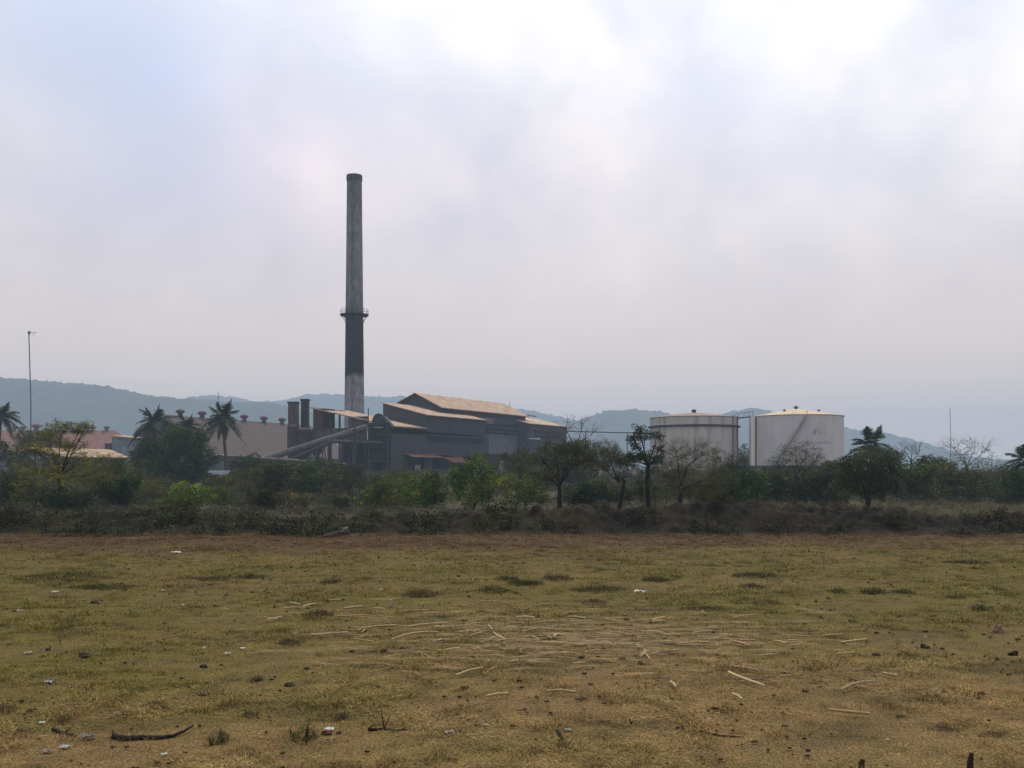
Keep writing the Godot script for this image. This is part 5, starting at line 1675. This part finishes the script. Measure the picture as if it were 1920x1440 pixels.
	# bushes, from left to right
	var bush := func(label: String, d: float, foot: float, blobs: Array, k: Color, clump := 0, dens := 1.75, size := 14.0, brown := 0.1) -> void:
		plant("bush", label, "bush", d, foot, blobs, k, {"trunk": 2.2, "clump": clump, "dens": dens, "size": size, "brown": brown, "group": S, "stems": 3, "twigs": 3})
	bush.call("dark bush at the left edge below the dark tree clump", 64, 20, [[12, 905, 34, 26], [42, 918, 30, 22], [10, 930, 26, 18]], Color(0.052, 0.058, 0.022), 0)
	bush.call("olive bush with yellowish sprays left of the yellow-topped tree's trunk", 60, 66, [[60, 912, 36, 20], [84, 928, 30, 18], [44, 935, 30, 16]], Color(0.078, 0.075, 0.024), 1, 1.3)
	bush.call("very dark low bush at the foot of the yellow-topped tree", 56, 128, [[100, 932, 34, 18], [140, 936, 36, 18], [120, 945, 40, 12]], Color(0.026, 0.036, 0.016), 0)
	bush.call("brownish thicket right of the yellow-topped tree", 66, 178, [[170, 900, 40, 24], [205, 890, 30, 20], [190, 920, 36, 20]], Color(0.066, 0.058, 0.026), 1, 1.3)
	bush.call("dark green bush below the right end of the open shed", 60, 225, [[215, 918, 30, 22], [240, 908, 26, 20], [230, 935, 34, 16]], dk)
	bush.call("brown thicket under the big dark round tree", 72, 290, [[270, 912, 36, 20], [310, 905, 36, 18], [285, 928, 40, 14]], Color(0.062, 0.056, 0.026), 1, 1.3)
	bush.call("bright green bush left of centre, in front of the big dark round tree", 56, 345, [[338, 922, 30, 18], [372, 926, 32, 18], [318, 938, 26, 14], [352, 942, 36, 14]], Color(0.10, 0.125, 0.022), 0, 1.0, 14, 0.04)
	bush.call("low green bush right of the bright green bush", 60, 412, [[402, 925, 30, 18], [428, 932, 28, 14]], Color(0.056, 0.066, 0.022), 1, 1.4)
	bush.call("brown-green thicket in front of the blue roofed hut", 84, 440, [[420, 903, 40, 14], [462, 895, 34, 18], [450, 918, 40, 14]], Color(0.056, 0.054, 0.026), 1, 1.4)
	bush.call("dark thicket below the thin steam pipe", 88, 510, [[498, 888, 40, 18], [530, 880, 34, 14], [510, 908, 44, 18]], Color(0.042, 0.046, 0.022), 0)
	bush.call("very dark round bush left of centre near the bank", 58, 495, [[482, 932, 24, 18], [508, 930, 26, 20], [495, 945, 30, 12]], Color(0.028, 0.032, 0.017), 0)
	bush.call("pale speckled bush left of centre near the bank", 57, 545, [[540, 930, 28, 16], [565, 938, 28, 12]], Color(0.090, 0.088, 0.042), 1, 1.2, 14, 0.25)
	bush.call("green thicket below the inclined conveyor", 86, 575, [[560, 888, 32, 18], [596, 895, 34, 18], [580, 912, 40, 18]], Color(0.046, 0.058, 0.022), 0)
	bush.call("dark brown thicket at the foot of the steel post", 92, 640, [[622, 895, 30, 18], [650, 905, 30, 16], [630, 918, 34, 14]], Color(0.044, 0.042, 0.024), 1, 1.4)
	bush.call("small round dark bush below the feeder tower", 57, 640, [[632, 940, 16, 10], [646, 944, 16, 8]], Color(0.030, 0.038, 0.018), 0, 1.2, 15)
	bush.call("light green bush in front of the feeder tower", 60, 715, [[706, 918, 26, 16], [735, 914, 28, 18], [690, 934, 26, 14], [722, 938, 34, 14]], Color(0.088, 0.108, 0.022), 0, 1.0, 14, 0.04)
	bush.call("green bush in front of the rust awnings", 62, 795, [[775, 912, 28, 16], [808, 905, 28, 18], [790, 932, 40, 16], [820, 930, 26, 18]], Color(0.058, 0.076, 0.020), 0)
	bush.call("tall rounded green bush in front of the low brown store", 58, 890, [[868, 880, 26, 18], [898, 868, 28, 18], [925, 890, 30, 22], [880, 905, 38, 24], [920, 918, 36, 22], [850, 900, 22, 24], [890, 935, 44, 14]], Color(0.058, 0.080, 0.018), 0, 1.0, 14, 0.03)
	bush.call("yellow-flecked bush left of the crooked several-stemmed tree", 57, 985, [[965, 905, 26, 18], [995, 912, 28, 20], [975, 932, 34, 16], [1010, 935, 26, 14]], Color(0.075, 0.088, 0.022), 0, 1.0, 14, 0.08)
	bush.call("dark blue-green bush right of the crooked tree's trunk", 60, 1092, [[1085, 925, 30, 18], [1108, 918, 26, 18], [1095, 940, 36, 12]], Color(0.026, 0.044, 0.020), 0)
	bush.call("dark thicket behind the slim leaning tree", 66, 1145, [[1130, 920, 26, 18], [1160, 930, 30, 16]], Color(0.036, 0.042, 0.020), 0)
	bush.call("brown-green bush round the leafy upright tree's trunk", 54, 1205, [[1190, 925, 28, 22], [1225, 932, 32, 20]], Color(0.048, 0.050, 0.022), 1, 1.4)
	bush.call("dark green thicket under the shorter tank", 58, 1340, [[1320, 920, 36, 26], [1358, 912, 34, 26], [1345, 938, 44, 14]], Color(0.036, 0.046, 0.019), 0)
	bush.call("bright-edged green bush at the foot of the gap between the tanks", 68, 1395, [[1385, 898, 30, 18], [1415, 905, 32, 22], [1395, 925, 40, 20]], Color(0.038, 0.056, 0.020), 0)
	bush.call("dark green mass below the larger tank's stair", 70, 1455, [[1445, 895, 32, 16], [1478, 902, 34, 18], [1460, 925, 44, 20]], Color(0.036, 0.046, 0.020), 0)
	bush.call("dark brown-green mass below the larger tank's middle", 68, 1525, [[1510, 900, 34, 18], [1545, 898, 32, 20], [1530, 925, 44, 20]], Color(0.036, 0.042, 0.022), 0)
	bush.call("dark bush at the larger tank's right foot", 84, 1572, [[1560, 878, 22, 13], [1582, 888, 22, 16]], dk, 0)
	bush.call("shaded bush behind the dense round tree's left side", 66, 1580, [[1570, 925, 28, 20], [1555, 938, 30, 12]], Color(0.034, 0.042, 0.020), 0)
	bush.call("dark bush under the palm at the right", 96, 1660, [[1640, 852, 36, 14], [1672, 862, 32, 16], [1610, 862, 24, 14]], Color(0.040, 0.046, 0.021), 0)
	bush.call("grey-green thicket right of the dense round tree", 76, 1722, [[1708, 885, 30, 18], [1740, 880, 32, 18], [1722, 908, 42, 20], [1710, 932, 40, 14]], Color(0.042, 0.050, 0.024), 0)
	bush.call("dark rounded bush below the leafless forked tree", 92, 1736, [[1736, 872, 20, 12]], Color(0.044, 0.056, 0.022), 0)
	bush.call("olive thicket below the thin nearly leafless tree", 72, 1795, [[1780, 892, 34, 18], [1815, 900, 36, 20], [1795, 925, 46, 18]], Color(0.050, 0.055, 0.025), 0, 1.0, 14, 0.2)
	bush.call("pale grey-green thicket at the right below the airy tree", 76, 1862, [[1845, 905, 36, 20], [1880, 912, 36, 22], [1860, 932, 46, 16]], Color(0.050, 0.058, 0.030), 1, 1.5, 14, 0.2)
	bush.call("dark green bush at the right edge below the edge palm", 66, 1908, [[1900, 895, 28, 26], [1918, 915, 26, 26], [1900, 938, 34, 14]], Color(0.030, 0.044, 0.020), 0)
	bush.call("far thicket left of the blue roofed hut", 104, 255, [[240, 888, 40, 16], [205, 880, 34, 14], [160, 885, 40, 14], [100, 885, 40, 14]], Color(0.050, 0.055, 0.024), 1, 1.4)
	bush.call("far dark thicket in front of the low brown store", 100, 1010, [[980, 895, 40, 14], [1040, 898, 40, 16], [1090, 890, 40, 22], [1060, 880, 30, 16]], Color(0.046, 0.044, 0.025), 1, 1.4)
	bush.call("brown thicket in front of the annex, behind the crooked tree", 110, 1085, [[1070, 850, 34, 22], [1110, 846, 36, 22], [1140, 858, 34, 18], [1095, 872, 50, 20], [1040, 866, 34, 20], [1168, 868, 26, 18]], Color(0.050, 0.046, 0.028), 1, 2.4, 13, 0.25)
	bush.call("far green thicket in front of the front shed's doorways", 104, 700, [[690, 905, 40, 12], [745, 906, 40, 12], [800, 902, 36, 12]], Color(0.046, 0.054, 0.024), 0)
	# palms
	palm("bushy palm at the left in front of the big warehouse's end", 150, 292, [290, 792], 51, 22, 2.4)
	palm("slender palm rising in front of the big warehouse's roof", 146, 424, [418, 786], 49, 22, 2.6)
	palm("shorter palm between the bushy and the slender palm", 156, 352, [352, 800], 40, 20, 2.2)
	palm("palm cut by the left edge of the picture", 150, -6, [2, 782], 47, 21, 2.4)
	palm("palm with upright fronds behind the dense round tree at the right", 112, 1634, [1632, 836], 54, 22, 2.8)
	palm("palm cut by the right edge of the picture", 84, 1918, [1922, 866], 51, 21, 2.6)

func _ready() -> void:
	# camera: level, with the lens shifted upwards
	var cam := Camera3D.new()
	cam.name = "camera"
	cam.projection = Camera3D.PROJECTION_FRUSTUM
	cam.near = 0.1
	cam.far = 9000.0
	cam.size = 0.1 * 1440.0 / FOCAL
	cam.frustum_offset = Vector2(0, 0.1 * (HORIZON - 720.0) / FOCAL)
	cam.position = Vector3(0, EYE, 0)
	add_child(cam)
	n_soft.seed = 5
	n_soft.frequency = 0.01
	n_soft.fractal_octaves = 4
	n_fine.seed = 23
	n_fine.frequency = 0.02
	n_fine.fractal_octaves = 3
	n_warp.seed = 71
	n_warp.frequency = 0.01
	n_warp.fractal_octaves = 3
	# sun, sky, exposure
	var towards := Vector3(sin(deg_to_rad(10.0)) * cos(deg_to_rad(56.0)), sin(deg_to_rad(56.0)), -cos(deg_to_rad(10.0)) * cos(deg_to_rad(56.0)))
	var sun := DirectionalLight3D.new()
	sun.name = "sun"
	sun.light_energy = 1.15
	sun.light_color = Color(1.0, 0.95, 0.87)
	sun.light_angular_distance = 1.0
	sun.shadow_enabled = true
	add_child(sun)
	sun.look_at_from_position(towards * 100.0, Vector3.ZERO, Vector3.UP)
	var pano := PanoramaSkyMaterial.new()
	pano.panorama = ImageTexture.create_from_image(sky_picture(towards))
	var sky := Sky.new()
	sky.sky_material = pano
	var env := Environment.new()
	env.background_mode = Environment.BG_SKY
	env.sky = sky
	env.tonemap_mode = Environment.TONE_MAPPER_LINEAR
	env.tonemap_exposure = 1.0
	env.sdfgi_enabled = true
	env.ssao_enabled = true
	env.ssil_enabled = true
	env.fog_enabled = true
	env.fog_density = 0.00052
	env.fog_light_color = Color(0.79, 0.895, 1.0)
	var we := WorldEnvironment.new()
	we.name = "environment"
	we.environment = env
	add_child(we)
	# materials
	var grain := noise_texture(1, 0.03, Color(0.52, 0.50, 0.48), Color(1, 1, 1), 512, 5)
	var rough := noise_texture(2, 0.02, Color(0, 0, 0), Color(1, 1, 1), 512, 5)
	var blotch := noise_texture(3, 0.012, Color(0.76, 0.74, 0.73), Color(1, 1, 1), 512, 5)
	var sheets := noise_texture(6, 0.02, Color(0.64, 0.61, 0.60), Color(1, 1, 1), 512, 5)
	var rusty := noise_texture(4, 0.014, Color(0.78, 0.68, 0.62), Color(1, 1, 1), 512, 5)
	matte("plain")
	matte("soil", grain, Vector3(2.3, 2.3, 2.3), 0.97, rough, 0.7)
	matte("leaf", null, Vector3.ONE, 0.75)
	M.leaf.backlight_enabled = true
	M.leaf.backlight = Color(0.5, 0.5, 0.5)
	matte("bark", grain, Vector3(1.2, 0.4, 1.2), 0.95)
	matte("straw", grain, Vector3(6, 6, 6), 0.6)
	matte("concrete", blotch, Vector3(0.16, 0.05, 0.16), 0.95)
	matte("cladding", sheets, Vector3(0.30, 0.05, 0.30), 0.8)
	matte("roof", rusty, Vector3(0.07, 0.07, 0.07), 0.8)
	matte("old_roof", blotch, Vector3(0.10, 0.10, 0.10), 0.9)
	matte("tank", null, Vector3.ONE, 0.7)
	matte("steel", null, Vector3.ONE, 0.75)
	matte("rust", rusty, Vector3(0.25, 0.12, 0.25), 0.9)
	clumps = [clump_mesh(30, 0.36, 0.50, 0.45, 101), clump_mesh(26, 0.30, 0.34, 0.6, 102, 0.2), clump_mesh(24, 0.24, 0.30, 0.7, 103, 0.1), clump_mesh(64, 0.17, 0.42, 0.5, 104)]
	for m in clumps:
		leaf_sets.append(leaf_set(m))
	# land
	var xs := axis_steps(-24.0, 24.0, 0.2, -1900.0, 1900.0)
	var zs := axis_steps(-42.0, 6.0, 0.2, -2950.0, 200.0)
	var col := func(x: float, z: float) -> Color:
		if -z > 60.0:
			var k := 1.0 + 0.5 * n_soft.get_noise_2d(x * 3.0, z * 3.0)
			return Color(0.075 * k, 0.068 * k, 0.032 * k)
		if -z > 37.0:
			return Color(0.085, 0.068, 0.028) if x > -3.0 else Color(0.05, 0.042, 0.02)
		var c := field_color(x, z)
		var bare := smoothstep(-0.12, -0.3, n_soft.get_noise_2d(x * 34.0 + 40.0, z * 44.0))
		var grit := 1.0 + 0.5 * n_fine.get_noise_2d(x * 200.0, z * 200.0)
		return Color(c.r * 1.05, c.g * 1.02, c.b * 1.1).lerp(Color(0.185 * grit, 0.128 * grit, 0.068 * grit), 0.22 * bare)
	var g := put(sheet(xs, zs, func(x: float, z: float) -> float: return height(x, z), col), "ground", M.soil)
	g.set_meta("kind", "structure")
	var bx := []
	var bz := []
	for i in 441:
		bx.append(-28.0 + 56.0 * i / 440.0)
	for j in 76:
		bz.append(-41.5 + 9.5 * j / 75.0)
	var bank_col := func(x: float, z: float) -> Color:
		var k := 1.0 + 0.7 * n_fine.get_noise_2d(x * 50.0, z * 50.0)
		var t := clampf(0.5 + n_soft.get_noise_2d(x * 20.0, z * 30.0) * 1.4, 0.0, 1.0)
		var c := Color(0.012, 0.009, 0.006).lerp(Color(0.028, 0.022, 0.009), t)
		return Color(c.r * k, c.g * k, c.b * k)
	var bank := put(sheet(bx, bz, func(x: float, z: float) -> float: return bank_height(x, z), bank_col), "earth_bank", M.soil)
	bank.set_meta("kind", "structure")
	var wood := Color(0.030, 0.040, 0.022)
	hills("hills", [[-420, 760], [-200, 715], [0, 707], [60, 712], [130, 716], [190, 722], [235, 731], [265, 740], [330, 746], [420, 752], [520, 756], [600, 775], [700, 800], [860, 850], [960, 886]], 1500.0, 420.0, wood, 5)
	hills("hills", [[300, 880], [330, 760], [350, 745], [390, 740], [430, 744], [480, 752], [520, 753], [560, 742], [600, 738], [650, 740], [700, 742], [730, 745], [745, 741], [800, 752], [900, 765], [990, 770], [1010, 772], [1060, 784], [1120, 800], [1200, 850], [1260, 884]], 2350.0, 520.0, wood, 6)
	hills("hills", [[1000, 884], [1040, 812], [1080, 790], [1110, 777], [1150, 768], [1190, 766], [1230, 770], [1250, 775], [1300, 784], [1350, 800], [1420, 830], [1520, 884]], 1800.0, 380.0, wood, 7)
	hills("hills", [[1240, 884], [1280, 800], [1330, 780], [1380, 769], [1405, 765], [1430, 767], [1480, 776], [1540, 792], [1585, 800], [1600, 805], [1660, 811], [1700, 822], [1740, 832], [1770, 848], [1830, 858], [1940, 868], [2100, 860], [2300, 875]], 2000.0, 420.0, wood, 8)
	# buildings
	build_chimney()
	build_tanks()
	build_mill()
	build_warehouses()
	build_plants()
	scatter_grass()
	build_field_things()
